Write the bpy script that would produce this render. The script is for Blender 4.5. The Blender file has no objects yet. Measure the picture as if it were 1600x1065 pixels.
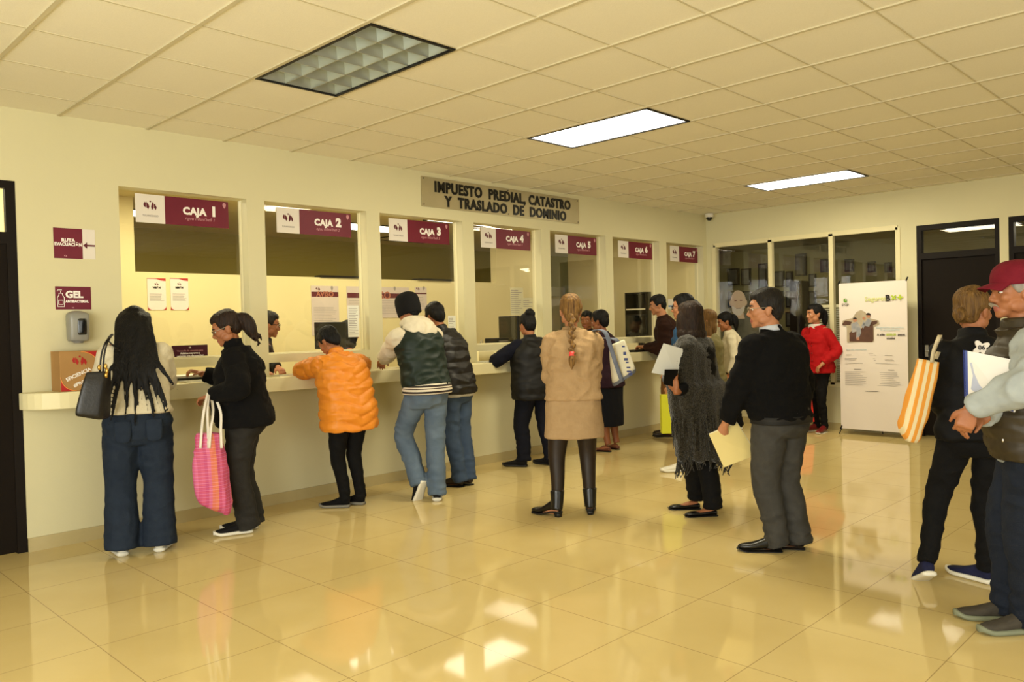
import bpy, bmesh, math, random
import numpy as np
from mathutils import Vector, Matrix, Euler
random.seed(7); rng = np.random.default_rng(7)
sc = bpy.context.scene
COL = sc.collection
R = math.radians

# ------------------------------------------------------------------ camera
CAM = np.array([-1.2167, -6.2462, 1.4747]); FPX = 1247.27
YAW, PITCH, ROLL = 0.7773, -0.0184, -0.0245
_f = np.array([math.cos(YAW)*math.cos(PITCH), math.sin(YAW)*math.cos(PITCH), math.sin(PITCH)])
_r0 = np.cross(_f, [0, 0, 1]); _r0 /= np.linalg.norm(_r0); _u0 = np.cross(_r0, _f)
_r = _r0*math.cos(ROLL) + _u0*math.sin(ROLL); _u = -_r0*math.sin(ROLL) + _u0*math.cos(ROLL)
cd = bpy.data.cameras.new('camera'); cam = bpy.data.objects.new('camera', cd); COL.objects.link(cam)
cd.sensor_width = 36; cd.lens = FPX/1600*36; cd.clip_start = .05; cd.clip_end = 100
cam.matrix_world = Matrix(((_r[0], _u[0], -_f[0], CAM[0]), (_r[1], _u[1], -_f[1], CAM[1]), (_r[2], _u[2], -_f[2], CAM[2]), (0, 0, 0, 1)))
sc.camera = cam
def on(px, py, axis, val):                       # the place a photo point stands at on a plane of the room
    d = _f + _r*(px-800)/FPX - _u*(py-532.5)/FPX
    return CAM + d*(val-CAM[axis])/d[axis]
def W(px, py, y=0.): return on(px, py, 1, y)
def G(px, py, z=0.): return on(px, py, 2, z)
H = 3.04; BX = 9.295; ROOM_L = -3.4; ROOM_F = -9.6; OFFZ = 2.85; OFFY = 4.3

# ------------------------------------------------------------------ world, daylight, exposure
w = bpy.data.worlds.new('world'); sc.world = w; w.use_nodes = True
bg = w.node_tree.nodes['Background']; bg.inputs[0].default_value = (.75, .82, 1, 1); bg.inputs[1].default_value = .6
sc.view_settings.view_transform = 'Standard'; sc.view_settings.look = 'None'
sc.view_settings.exposure = 0.22; sc.view_settings.gamma = 1; sc.view_settings.use_curve_mapping = False
def area(name, loc, to, sx, sy, power, color):
    l = bpy.data.lights.new(name, 'AREA'); l.shape = 'RECTANGLE'; l.size = sx; l.size_y = sy; l.energy = power; l.color = color
    o = bpy.data.objects.new(name, l); COL.objects.link(o); o.location = loc
    o.rotation_euler = (Vector(to)-Vector(loc)).to_track_quat('-Z', 'Y').to_euler(); return o
# daylight entering through the glazed entrance on the left and the windows behind the camera
area('daylight_entrance', (ROOM_L-.25, -5.2, 1.55), (2, -4.0, .7), 4.6, 2.4, 305, (1, 1, .90))
area('daylight_front', (1.2, ROOM_F-.25, 1.6), (1.6, 0, 1.5), 5.6, 2.3, 110, (1, .98, .84))

# ------------------------------------------------------------------ materials
def lin(c):
    return tuple((v/12.92 if v <= .04045 else ((v+.055)/1.055)**2.4) for v in [x/255 for x in c])
MATS = {}
def mat(name, rgb, rough=.6, spec=.4, metal=0, noise=None, bump=None, coat=0, emit=None, sheen=0, stretch=(1, 1, 1), trans=0):
    """procedural principled material; noise=(scale, amount, rgb2) mottles the colour, bump=(scale, strength)"""
    if name in MATS: return MATS[name]
    m = bpy.data.materials.new(name); m.use_nodes = True; nt = m.node_tree; N = nt.nodes; L = nt.links
    b = N['Principled BSDF']; c = lin(rgb)
    b.inputs['Base Color'].default_value = (*c, 1); b.inputs['Roughness'].default_value = rough
    b.inputs['Specular IOR Level'].default_value = spec; b.inputs['Metallic'].default_value = metal
    if coat: b.inputs['Coat Weight'].default_value = coat; b.inputs['Coat Roughness'].default_value = .08
    if sheen: b.inputs['Sheen Weight'].default_value = sheen; b.inputs['Sheen Roughness'].default_value = .5
    if trans: b.inputs['Transmission Weight'].default_value = trans
    if emit: b.inputs['Emission Color'].default_value = (*lin(emit[0]), 1); b.inputs['Emission Strength'].default_value = emit[1]
    if noise or bump:
        tc = N.new('ShaderNodeTexCoord'); mp = N.new('ShaderNodeMapping'); mp.inputs['Scale'].default_value = stretch
        L.new(tc.outputs['Object'], mp.inputs['Vector'])
    if noise:
        n = N.new('ShaderNodeTexNoise'); n.inputs['Scale'].default_value = noise[0]; n.inputs['Detail'].default_value = 4
        L.new(mp.outputs[0], n.inputs['Vector'])
        r = N.new('ShaderNodeValToRGB'); r.color_ramp.elements[0].position = .5-noise[1]; r.color_ramp.elements[1].position = .5+noise[1]
        r.color_ramp.elements[0].color = (*lin(noise[2]), 1); r.color_ramp.elements[1].color = (*c, 1)
        L.new(n.outputs[0], r.inputs[0]); L.new(r.outputs[0], b.inputs['Base Color'])
    if bump:
        n2 = N.new('ShaderNodeTexNoise'); n2.inputs['Scale'].default_value = bump[0]; n2.inputs['Detail'].default_value = 3
        L.new(mp.outputs[0], n2.inputs['Vector'])
        bp = N.new('ShaderNodeBump'); bp.inputs['Strength'].default_value = bump[1]; bp.inputs['Distance'].default_value = .01
        L.new(n2.outputs[0], bp.inputs['Height']); L.new(bp.outputs[0], b.inputs['Normal'])
    MATS[name] = m; return m
def grid_mat(name, rgb, grout, sx, sy, ox, oy, wid, rough, axes='XY', mottled=None, coat=0, spec=.5):
    """square tiles with thin joints, laid out in world metres"""
    m = mat(name, rgb, rough, spec, coat=coat); nt = m.node_tree; N = nt.nodes; L = nt.links; b = N['Principled BSDF']
    tc = N.new('ShaderNodeTexCoord'); sp = N.new('ShaderNodeSeparateXYZ'); L.new(tc.outputs['Object'], sp.inputs[0])
    def line(ax, s, o):
        a = N.new('ShaderNodeMath'); a.operation = 'SUBTRACT'; L.new(sp.outputs[ax], a.inputs[0]); a.inputs[1].default_value = o
        d = N.new('ShaderNodeMath'); d.operation = 'DIVIDE'; L.new(a.outputs[0], d.inputs[0]); d.inputs[1].default_value = s
        rd = N.new('ShaderNodeMath'); rd.operation = 'ROUND'; L.new(d.outputs[0], rd.inputs[0])
        su = N.new('ShaderNodeMath'); su.operation = 'SUBTRACT'; L.new(d.outputs[0], su.inputs[0]); L.new(rd.outputs[0], su.inputs[1])
        ab = N.new('ShaderNodeMath'); ab.operation = 'ABSOLUTE'; L.new(su.outputs[0], ab.inputs[0])
        lt = N.new('ShaderNodeMath'); lt.operation = 'LESS_THAN'; L.new(ab.outputs[0], lt.inputs[0]); lt.inputs[1].default_value = wid/2/s
        return lt
    l1 = line(axes[0], sx, ox); l2 = line(axes[1], sy, oy)
    mx = N.new('ShaderNodeMath'); mx.operation = 'MAXIMUM'; L.new(l1.outputs[0], mx.inputs[0]); L.new(l2.outputs[0], mx.inputs[1])
    mix = N.new('ShaderNodeMix'); mix.data_type = 'RGBA'; L.new(mx.outputs[0], mix.inputs['Factor'])
    mix.inputs['B'].default_value = (*lin(grout), 1); mix.inputs['A'].default_value = (*lin(rgb), 1)
    if mottled:
        n = N.new('ShaderNodeTexNoise'); n.inputs['Scale'].default_value = mottled[0]; n.inputs['Detail'].default_value = 5; L.new(tc.outputs['Object'], n.inputs['Vector'])
        r = N.new('ShaderNodeValToRGB'); r.color_ramp.elements[0].position = .3; r.color_ramp.elements[1].position = .7
        r.color_ramp.elements[0].color = (*lin(mottled[1]), 1); r.color_ramp.elements[1].color = (*lin(rgb), 1)
        L.new(n.outputs[0], r.inputs[0]); L.new(r.outputs[0], mix.inputs['A'])
    L.new(mix.outputs['Result'], b.inputs['Base Color']); return m
def glass_mat(name, tint=(1, 1, 1), f0=.045):
    """thin window glass: clear, with reflections that grow towards grazing angles"""
    m = bpy.data.materials.new(name); m.use_nodes = True; nt = m.node_tree; N = nt.nodes; L = nt.links; N.clear()
    o = N.new('ShaderNodeOutputMaterial'); mx = N.new('ShaderNodeMixShader'); t = N.new('ShaderNodeBsdfTransparent'); g = N.new('ShaderNodeBsdfGlossy'); f = N.new('ShaderNodeLayerWeight')
    pw = N.new('ShaderNodeMath'); pw.operation = 'POWER'; L.new(f.outputs['Facing'], pw.inputs[0]); pw.inputs[1].default_value = 5
    ma = N.new('ShaderNodeMath'); ma.operation = 'MULTIPLY_ADD'; L.new(pw.outputs[0], ma.inputs[0]); ma.inputs[1].default_value = 1-f0; ma.inputs[2].default_value = f0
    t.inputs[0].default_value = (*tint, 1); g.inputs['Roughness'].default_value = 0.0
    L.new(ma.outputs[0], mx.inputs[0]); L.new(t.outputs[0], mx.inputs[1]); L.new(g.outputs[0], mx.inputs[2]); L.new(mx.outputs[0], o.inputs[0]); MATS[name] = m; return m
def stripe_mat(name, cols, axis, period, rough=.7, cols2=None, axis2=None, period2=None):
    """woven stripes: constant colour ramp along one object axis (and a second one mixed across)"""
    m = mat(name, cols[0], rough); nt = m.node_tree; N = nt.nodes; L = nt.links; b = N['Principled BSDF']
    tc = N.new('ShaderNodeTexCoord'); sp = N.new('ShaderNodeSeparateXYZ'); L.new(tc.outputs['Object'], sp.inputs[0])
    def ramp(cs, ax, per):
        d = N.new('ShaderNodeMath'); d.operation = 'DIVIDE'; L.new(sp.outputs[ax], d.inputs[0]); d.inputs[1].default_value = per
        fr = N.new('ShaderNodeMath'); fr.operation = 'FRACT'; L.new(d.outputs[0], fr.inputs[0])
        r = N.new('ShaderNodeValToRGB'); r.color_ramp.interpolation = 'CONSTANT'; e = r.color_ramp.elements
        while len(e) < len(cs): e.new(.5)
        for i, c in enumerate(cs): e[i].position = i/len(cs); e[i].color = (*lin(c), 1)
        L.new(fr.outputs[0], r.inputs[0]); return r
    r1 = ramp(cols, axis, period)
    if cols2:
        r2 = ramp(cols2, axis2, period2); mix = N.new('ShaderNodeMix'); mix.data_type = 'RGBA'; mix.inputs['Factor'].default_value = .5
        L.new(r1.outputs[0], mix.inputs['A']); L.new(r2.outputs[0], mix.inputs['B']); L.new(mix.outputs['Result'], b.inputs['Base Color'])
    else: L.new(r1.outputs[0], b.inputs['Base Color'])
    return m

# ------------------------------------------------------------------ mesh helpers
def link(o, parent=None):
    COL.objects.link(o)
    setp(o, parent); return o
WROOT = set()                                    # things whose parts are modelled in room coordinates
def setp(o, parent):
    if parent is None: return
    o.parent = parent
    if parent.name in WROOT: o.matrix_parent_inverse = parent.matrix_basis.inverted()
def tag(o, label, cat, group=None, kind=None):
    if label: o['label'] = label
    if cat: o['category'] = cat
    if group: o['group'] = group
    if kind: o['kind'] = kind
    return o
def empty(name, loc=(0, 0, 0), rz=0):
    o = bpy.data.objects.new(name, None); o.location = loc; o.rotation_euler = (0, 0, rz); o.empty_display_size = .1; return link(o)
def catmull(K, n):
    K = np.asarray(K, float)
    if len(K) < 3:
        t = np.linspace(0, 1, n+1)[:, None]; return K[0]*(1-t)+K[-1]*t
    P = np.vstack([2*K[0]-K[1], K, 2*K[-1]-K[-2]]); out = []
    for i in range(len(K)-1):
        p0, p1, p2, p3 = P[i:i+4]
        for j in range(n):
            t = j/n; out.append(.5*((2*p1)+(-p0+p2)*t+(2*p0-5*p1+4*p2-p3)*t*t+(-p0+3*p1-3*p2+p3)*t**3))
    out.append(K[-1]); return np.array(out)
def thing(name, loc, label, cat, group=None):
    o = empty(name, loc); WROOT.add(o.name); return tag(o, label, cat, group)
def struct(o): o['kind'] = 'structure'; return o
class S:
    """collects closed shells into one mesh"""
    def __init__(s): s.v = []; s.f = []; s.mi = []; s.cur = 0
    def add(s, vs, fs):
        o = len(s.v); s.v += [tuple(map(float, p)) for p in vs]
        for f in fs: s.f.append(tuple(i+o for i in f)); s.mi.append(s.cur)
        return s
    def box(s, a, b):
        x0, y0, z0 = np.minimum(a, b); x1, y1, z1 = np.maximum(a, b)
        return s.add([(x0, y0, z0), (x1, y0, z0), (x1, y1, z0), (x0, y1, z0), (x0, y0, z1), (x1, y0, z1), (x1, y1, z1), (x0, y1, z1)],
                     [(0, 3, 2, 1), (4, 5, 6, 7), (0, 1, 5, 4), (1, 2, 6, 5), (2, 3, 7, 6), (3, 0, 4, 7)])
    def obox(s, c, ax, ay, az):
        c, ax, ay, az = map(np.asarray, (c, ax, ay, az))
        return s.add([c+i*ax+j*ay+k*az for k in (-1, 1) for j, i in ((-1, -1), (-1, 1), (1, 1), (1, -1))],
                     [(0, 3, 2, 1), (4, 5, 6, 7), (0, 1, 5, 4), (1, 2, 6, 5), (2, 3, 7, 6), (3, 0, 4, 7)])
    def rings(s, rs, cap=True):
        n = len(rs[0]); vs = [p for r in rs for p in r]; fs = []
        for i in range(len(rs)-1):
            for j in range(n): fs.append((i*n+j, i*n+(j+1) % n, (i+1)*n+(j+1) % n, (i+1)*n+j))
        if cap: fs.append(tuple(range(n))[::-1]); fs.append(tuple(range((len(rs)-1)*n, len(rs)*n)))
        return s.add(vs, fs)
    def loft(s, secs, n=20, sub=4, p=2.0):
        """secs: (center, axis1 vector, axis2 vector) half extents; smooth between; p superellipse power"""
        K = np.array([np.concatenate([np.asarray(c, float), np.asarray(a, float), np.asarray(b, float)]) for c, a, b in secs])
        K = catmull(K, sub); t = np.linspace(0, 2*math.pi, n, endpoint=False); e = 2/p
        ct = np.sign(np.cos(t))*abs(np.cos(t))**e; st = np.sign(np.sin(t))*abs(np.sin(t))**e
        return s.rings([k[:3]+ct[:, None]*k[3:6]+st[:, None]*k[6:9] for k in K])
    def tube(s, pts, rad, n=10, sub=4, flat=1.0, up=None, smooth=True):
        pts = np.asarray(pts, float); rad = np.broadcast_to(np.asarray(rad, float), (len(pts),))
        K = np.c_[pts, rad]; K = catmull(K, sub) if (smooth and len(pts) > 2) else (catmull(K, sub) if len(pts) == 2 and sub > 1 else K)
        P = K[:, :3]; T = np.gradient(P, axis=0); T /= np.linalg.norm(T, axis=1)[:, None]+1e-12
        u = np.array(up if up is not None else (0, 0, 1.)); 
        if up is None and abs(T[0]@u) > .9: u = np.array([0, 1., 0])
        t = np.linspace(0, 2*math.pi, n, endpoint=False); rs = []
        for i in range(len(P)):
            a = u-T[i]*(T[i]@u); a /= np.linalg.norm(a)+1e-12; b = np.cross(T[i], a); u = a if up is None else u
            rs.append(P[i]+K[i, 3]*(np.cos(t)[:, None]*b+flat*np.sin(t)[:, None]*a))
        return s.rings(rs)
    def ell(s, c, r, M=None, nu=16, nv=10):
        M = np.eye(3) if M is None else np.asarray(M); rs = []
        for i in range(1, nv):
            ph = math.pi*i/nv; t = np.linspace(0, 2*math.pi, nu, endpoint=False)
            p = np.stack([r[0]*math.sin(ph)*np.cos(t), r[1]*math.sin(ph)*np.sin(t), np.full(nu, -r[2]*math.cos(ph))], 1)
            rs.append(np.asarray(c)+p@M.T)
        return s.rings(rs)
    def prism(s, poly, y0, y1, f=None):
        """polygon in (u,v) extruded from y0 to y1; f maps (u,y,v) to xyz"""
        f = f or (lambda u, y, v: (u, y, v)); n = len(poly)
        s.add([f(u, y0, v) for u, v in poly]+[f(u, y1, v) for u, v in poly],
              [tuple(range(n)), tuple(range(2*n-1, n-1, -1))]+[(i, i+n, (i+1) % n+n, (i+1) % n) for i in range(n)]); return s
    def mesh(s, name):
        me = bpy.data.meshes.new(name); me.from_pydata(s.v, [], s.f); me.polygons.foreach_set('material_index', s.mi); me.update(); return me
    def build(s, name, mats, parent=None, smooth=False, bevel=0):
        me = s.mesh(name); bm = bmesh.new(); bm.from_mesh(me); bmesh.ops.recalc_face_normals(bm, faces=bm.faces)
        if bevel: bmesh.ops.bevel(bm, geom=[e for e in bm.edges if e.is_manifold and e.calc_face_angle(0) > .6], offset=bevel, segments=2, affect='EDGES', profile=.5)
        bm.to_mesh(me); bm.free(); o = bpy.data.objects.new(name, me)
        for m in (mats if isinstance(mats, (list, tuple)) else [mats]): me.materials.append(m)
        if smooth: me.polygons.foreach_set('use_smooth', [True]*len(me.polygons)); 
        return link(o, parent)
    def fuse(s, name, mats, parent=None, vox=.01, it=6, fac=.5, disp=None):
        """union of the shells as one continuous skin"""
        me = s.mesh(name); o = bpy.data.objects.new(name, me); link(o)
        r = o.modifiers.new('r', 'REMESH'); r.mode = 'VOXEL'; r.voxel_size = vox
        if it: q = o.modifiers.new('s', 'SMOOTH'); q.factor = fac; q.iterations = it
        dg = bpy.context.evaluated_depsgraph_get(); m2 = bpy.data.meshes.new_from_object(o.evaluated_get(dg)); o.modifiers.clear(); o.data = m2; bpy.data.meshes.remove(me); m2.name = name
        if disp:
            n = len(m2.vertices); co = np.empty(n*3, np.float32); m2.vertices.foreach_get('co', co); co = co.reshape(-1, 3).astype(float)
            no = np.empty(n*3, np.float32); m2.vertex_normals.foreach_get('vector', no); no = no.reshape(-1, 3)
            co = co+no*np.asarray(disp(co, no))[:, None]; m2.vertices.foreach_set('co', co.astype(np.float32).ravel()); m2.update()
        m2.materials.clear()
        for m in (mats if isinstance(mats, (list, tuple)) else [mats]): m2.materials.append(m)
        m2.polygons.foreach_set('use_smooth', [True]*len(m2.polygons)); m2.polygons.foreach_set('material_index', [0]*len(m2.polygons))
        setp(o, parent); return o
_H = rng.random((32, 32, 32))
def vnoise(p):
    p = np.asarray(p, float); i = np.floor(p).astype(int); f = p-i; f = f*f*(3-2*f); r = 0
    for a in (0, 1):
        for b in (0, 1):
            for c in (0, 1):
                wgt = (f[:, 0] if a else 1-f[:, 0])*(f[:, 1] if b else 1-f[:, 1])*(f[:, 2] if c else 1-f[:, 2])
                r = r+wgt*_H[(i[:, 0]+a) % 32, (i[:, 1]+b) % 32, (i[:, 2]+c) % 32]
    return r-.5
def wrinkle(amp, sc_=(9, 9, 16), seed=0):
    def d(co, no):
        p = co*np.array(sc_)+seed*3.7
        n1 = vnoise(p+1.5*vnoise(p*.5)[:, None]); n2 = vnoise(p*2.1+5)
        return 1.45*amp*(1.6*(1-2*abs(n1))-1.0+.8*n2)
    return d
def text(body, size, m, parent, name, M, bold=0., ext=.0008, shear=0, align='CENTER', xs=1.0, lead=1.0, sp=1.0):
    c = bpy.data.curves.new(name, 'FONT'); c.body = body; c.size = size; c.extrude = ext; c.offset = bold; c.shear = shear; c.align_x = align; c.align_y = 'CENTER'; c.space_line = lead; c.space_character = sp; c.resolution_u = 3
    t = bpy.data.objects.new(name, c); link(t); dg = bpy.context.evaluated_depsgraph_get(); me = bpy.data.meshes.new_from_object(t.evaluated_get(dg))
    bpy.data.objects.remove(t); bpy.data.curves.remove(c); me.name = name
    o = bpy.data.objects.new(name, me); me.materials.append(m); link(o, parent)
    me.transform(M @ Matrix.Diagonal((xs, 1, 1, 1))); return o
def FM(x, y, z): return Matrix.Translation((x, y, z)) @ Euler((R(90), 0, 0)).to_matrix().to_4x4()          # text on the counter wall side, read from the room
def BM(x, y, z): return Matrix.Translation((x, y, z)) @ Euler((R(90), 0, R(-90))).to_matrix().to_4x4()      # text facing -x

# ================================================================== the room
WALL = (216, 208, 168)
m_wall = mat('cream_wall_paint', WALL, .55, .3, noise=(1.2, .3, (210, 203, 164)), bump=(60, .06))
m_white = mat('cream_lacquer', (232, 224, 186), .35, .4)
m_frame = mat('dark_brown_frame', (22, 15, 9), .5, .15)
m_doorp = mat('dark_brown_door', (22, 15, 8), .6, .12, noise=(3, .3, (21, 14, 8)), stretch=(1, 1, .2))
m_ceil = mat('mineral_ceiling_tile', (238, 232, 212), .9, .1, noise=(180, .25, (230, 224, 202)), bump=(220, .12))
m_tbar = mat('ceiling_grid_bar', (200, 190, 158), .6, .2)
m_floor = grid_mat('polished_beige_tile', (216, 194, 134), (168, 146, 96), .6004, .6004, -.5313, -.3676, .0045, .055, mottled=(2.2, (209, 186, 124)))
m_base = mat('beige_skirting_tile', (188, 172, 126), .3, .4, noise=(4, .3, (178, 162, 114)))
m_glass = glass_mat('clear_glass'); m_dglass = glass_mat('dim_glass', (.55, .58, .5))
m_black = mat('matt_black', (16, 14, 12), .5, .3)
m_chrome = mat('brushed_metal', (190, 188, 182), .3, .5, 1.0)

# floor: the hall and the offices behind the counter and behind the glazed wall
struct(S().box((ROOM_L-.1, ROOM_F-.1, -.12), (12.6, OFFY+.1, 0)).build('floor', m_floor))

def wall_holes(name, axis, at, thick, u0, u1, v0, v1, holes, m):
    """wall slab with rectangular openings; u runs along the wall, v is height"""
    us = sorted({u0, u1, *[h[0] for h in holes], *[h[1] for h in holes]}); vs = sorted({v0, v1, *[h[2] for h in holes], *[h[3] for h in holes]})
    s = S(); mk = (lambda u, d, v: (u, at+d, v)) if axis == 1 else (lambda u, d, v: (at+d, u, v))
    solid = lambda i, j: 0 <= i < len(us)-1 and 0 <= j < len(vs)-1 and not any(h[0]-1e-6 <= us[i] and us[i+1] <= h[1]+1e-6 and h[2]-1e-6 <= vs[j] and vs[j+1] <= h[3]+1e-6 for h in holes)
    for i in range(len(us)-1):
        for j in range(len(vs)-1):
            if not solid(i, j): continue
            a, b, c, d = us[i], us[i+1], vs[j], vs[j+1]
            for q in (0, thick): s.add([mk(a, q, c), mk(b, q, c), mk(b, q, d), mk(a, q, d)], [(0, 1, 2, 3)])
            for (di, dj, p, r) in ((-1, 0, (a, c), (a, d)), (1, 0, (b, c), (b, d)), (0, -1, (a, c), (b, c)), (0, 1, (a, d), (b, d))):
                if not solid(i+di, j+dj): s.add([mk(p[0], 0, p[1]), mk(r[0], 0, r[1]), mk(r[0], thick, r[1]), mk(p[0], thick, p[1])], [(0, 1, 2, 3)])
    me = s.mesh(name); bm = bmesh.new(); bm.from_mesh(me); bmesh.ops.remove_doubles(bm, verts=bm.verts, dist=1e-5); bmesh.ops.recalc_face_normals(bm, faces=bm.faces); bm.to_mesh(me); bm.free()
    me.materials.append(m); o = bpy.data.objects.new(name, me); return struct(link(o))
WT = .15
WIN = [(.997, 2.013), (2.175, 3.215), (3.37, 4.428), (4.593, 5.653), (5.809, 6.867), (7.013, 8.064), (8.236, 9.2)]
WZ = (1.285, 2.59); SLOT = (1.10, 1.215); CT = 1.10
holes = [(a, b, *WZ) for a, b in WIN]+[(a, b, *SLOT) for a, b in WIN]+[(-.80, .325, 0, 2.55)]
wall_holes('wall_front', 1, 0, WT, ROOM_L-.15, BX+.15, 0, H+.02, holes, m_wall)
# glazed partition and two doors in the end wall
GL = (-2.70, -.12, .60, 2.59); D1 = (-3.81, -2.915, 0, 2.585); D2 = (-4.85, -3.90, 0, 2.585)
wall_holes('wall_end', 0, BX, .15, ROOM_F, 0, 0, H+.02, [GL, D1, D2], m_wall)
LW = (-7.6, -2.7, .12, 2.75); FW = (-1.7, 4.1, .35, 2.75)
wall_holes('wall_entrance', 0, ROOM_L-.15, .15, ROOM_F, 0, 0, H+.02, [LW], m_wall)
wall_holes('wall_rear', 1, ROOM_F-.15, .15, ROOM_L, BX, 0, H+.02, [FW], m_wall)
# entrance glazing bars (daylight comes in between them)
s = S()
for y in np.linspace(LW[0], LW[1], 5): s.box((ROOM_L-.12, y-.03, LW[2]), (ROOM_L-.04, y+.03, LW[3]))
for z in (LW[2]+.03, 2.1, LW[3]-.03): s.box((ROOM_L-.12, LW[0], z-.03), (ROOM_L-.04, LW[1], z+.03))
struct(s.build('trim_1', m_frame))
s = S()
for x in np.linspace(FW[0], FW[1], 6): s.box((x-.03, ROOM_F-.12, FW[2]), (x+.03, ROOM_F-.04, FW[3]))
for z in (FW[2]+.03, 2.1, FW[3]-.03): s.box((FW[0], ROOM_F-.12, z-.03), (FW[1], ROOM_F-.04, z+.03))
struct(s.build('trim_2', m_frame))
# skirting
s = S().box((.345, -.014, 0), (BX, 0, .095)).box((.325, -.014, 0), (.345, .14, .095))
for x in np.arange(.945, BX, .6): s.box((x-.0015, -.0145, .001), (x+.0015, -.0135, .0945))
struct(s.build('baseboard_front', m_base))
struct(S().box((BX-.014, -2.915, 0), (BX, -.015, .095)).box((BX-.014, -3.90, 0), (BX, -3.81, .095)).box((BX-.014, ROOM_F, 0), (BX, -4.85, .095)).build('baseboard_end', m_base))

# ceiling: tiles laid in a grid of bars, openings where the light fittings sit
CY = .1702; T = .61
fixcells = {(12, 3), (12, 4), (2, 3), (2, 4), (6, 3), (6, 4)}
s = S(); xs = [ROOM_L]+[a*T for a in range(-5, 16)]+[BX]; ys = [0]+[CY-b*T for b in range(1, 17)]+[ROOM_F]
for i in range(len(xs)-1):
    for j in range(len(ys)-1):
        if (i-6, j) in fixcells: continue
        x0, x1, y0, y1 = xs[i], xs[i+1], ys[j], ys[j+1]
        if abs(x1-x0) > .02 and abs(y1-y0) > .02: s.add([(x0, y0, H+.008), (x1, y0, H+.008), (x1, y1, H+.008), (x0, y1, H+.008)], [(3, 2, 1, 0)])
struct(s.build('ceiling', m_ceil))
s = S()
for x in xs[1:-1]: s.box((x-.012, ROOM_F, H), (x+.012, 0, H+.012))
for j, y in enumerate(ys[1:-1]):
    a = ROOM_L
    for c in (2, 6, 12):                             # no bar across the middle of a light fitting
        if j == 3: s.box((a, y-.0055, H+.004), (c*T, y+.0055, H+.013)); a = (c+1)*T
    s.box((a, y-.0055, H+.004), (BX, y+.0055, H+.013))
struct(s.build('trim_3', m_tbar))
struct(S().box((ROOM_L-.15, ROOM_F-.15, H+.25), (BX+3.4, OFFY+.15, H+.35)).build('trim_4', m_ceil))   # slab above the hung ceiling

# light fittings
m_lit = mat('lit_diffuser', (255, 250, 238), .6, emit=((255, 250, 238), 8))
m_lit_off = mat('lit_office_diffuser', (255, 250, 238), .6, emit=((255, 244, 216), 4.5))
m_louv = mat('aluminium_louvre', (176, 182, 178), .28, .5, .85)
m_refl = mat('white_reflector', (205, 208, 200), .4)
def troffer(x0, x1, y0, y1, z, lit, label, group, m_on=None, nx=3, ny=6):
    t = thing('ceiling_light', ((x0+x1)/2, (y0+y1)/2, z), label, 'ceiling light', group); e = .018
    s = S()
    for a, b in (((x0, y0), (x0+e, y1)), ((x1-e, y0), (x1, y1)), ((x0+e, y0), (x1-e, y0+e)), ((x0+e, y1-e), (x1-e, y1))): s.box((*a, z-.004), (*b, z+.10))
    s.build('frame', m_black, t)
    if lit: S().box((x0+e, y0+e, z+.004), (x1-e, y1-e, z+.02)).build('diffuser', m_on or m_lit, t); return t
    S().box((x0+e, y0+e, z+.13), (x1-e, y1-e, z+.14)).build('reflector', m_refl, t)
    for i in range(3): S().tube([(x0+T*(i+.5)/3, y0+.08, z+.11), (x0+T*(i+.5)/3, y1-.08, z+.11)], .014).build('tube', m_refl, t, True)
    s = S()                                          # parabolic blades: thick at the top edge, thin below
    for i in range(nx+1):
        x = x0+e+(x1-x0-2*e)*i/nx; s.prism([(x-.003, z+.006), (x+.003, z+.006), (x+.028, z+.085), (x-.028, z+.085)], y0+e, y1-e)
    for j in range(ny+1):
        y = y0+e+(y1-y0-2*e)*j/ny; s.prism([(y-.003, z+.006), (y+.003, z+.006), (y+.03, z+.086), (y-.03, z+.086)], x0+e, x1-e, lambda u, d, v: (d, u, v))
    s.build('louvre', m_louv, t); return t
troffer(2*T+.012, 3*T-.012, CY-5*T+.008, CY-3*T-.008, H, False, 'unlit recessed ceiling light with silver parabolic louvre cells', 'recessed hall ceiling lights')
troffer(6*T+.012, 7*T-.012, CY-5*T+.008, CY-3*T-.008, H, True, 'large glowing ceiling light panel above the middle of the hall', 'recessed hall ceiling lights')
troffer(12*T+.012, 13*T-.012, CY-5*T+.008, CY-3*T-.008, H, True, 'glowing ceiling light panel farthest back, near the end wall', 'recessed hall ceiling lights')
for x in (6.5*T, 12.5*T): area('panel_glow', (x, CY-4*T, H-.03), (x, CY-4*T, 0), .56, 1.16, 37, (1, .89, .58))

# ------------------------------------------------------------------ dark door at the left end
s = S()
for a, b in (((.265, .01, 0), (.325, .06, 2.55)), ((-.80, .01, 0), (-.725, .06, 2.55)), ((-.725, .01, 2.50), (.265, .06, 2.55)), ((-.725, .01, 2.12), (.265, .06, 2.20))): s.box(a, b)
d = struct(s.build('door_1', m_frame))
S().box((-.725, .02, .01), (.265, .055, 2.12)).build('door_leaf', m_doorp, d); S().box((-.725, .03, 2.20), (.265, .036, 2.50)).build('transom_pane', m_glass, d)
S().box((-.66, .0, 1.02), (-.62, .05, 1.16)).tube([(-.64, .0, 1.06), (-.64, -.03, 1.06), (-.52, -.03, 1.06)], .011, smooth=False).build('door_handle', m_chrome, d)
struct(S().box((-1.2, 1.4, 0), (.55, 1.45, OFFZ)).box((.5, WT, 0), (.55, 1.4, OFFZ)).box((-1.2, WT, 0), (-1.15, 1.4, OFFZ)).build('wall_passage', m_wall))
area('passage_lamp', (-.3, .8, 2.75), (-.3, .8, 0), .5, .5, 22, (1, .9, .66))

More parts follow.
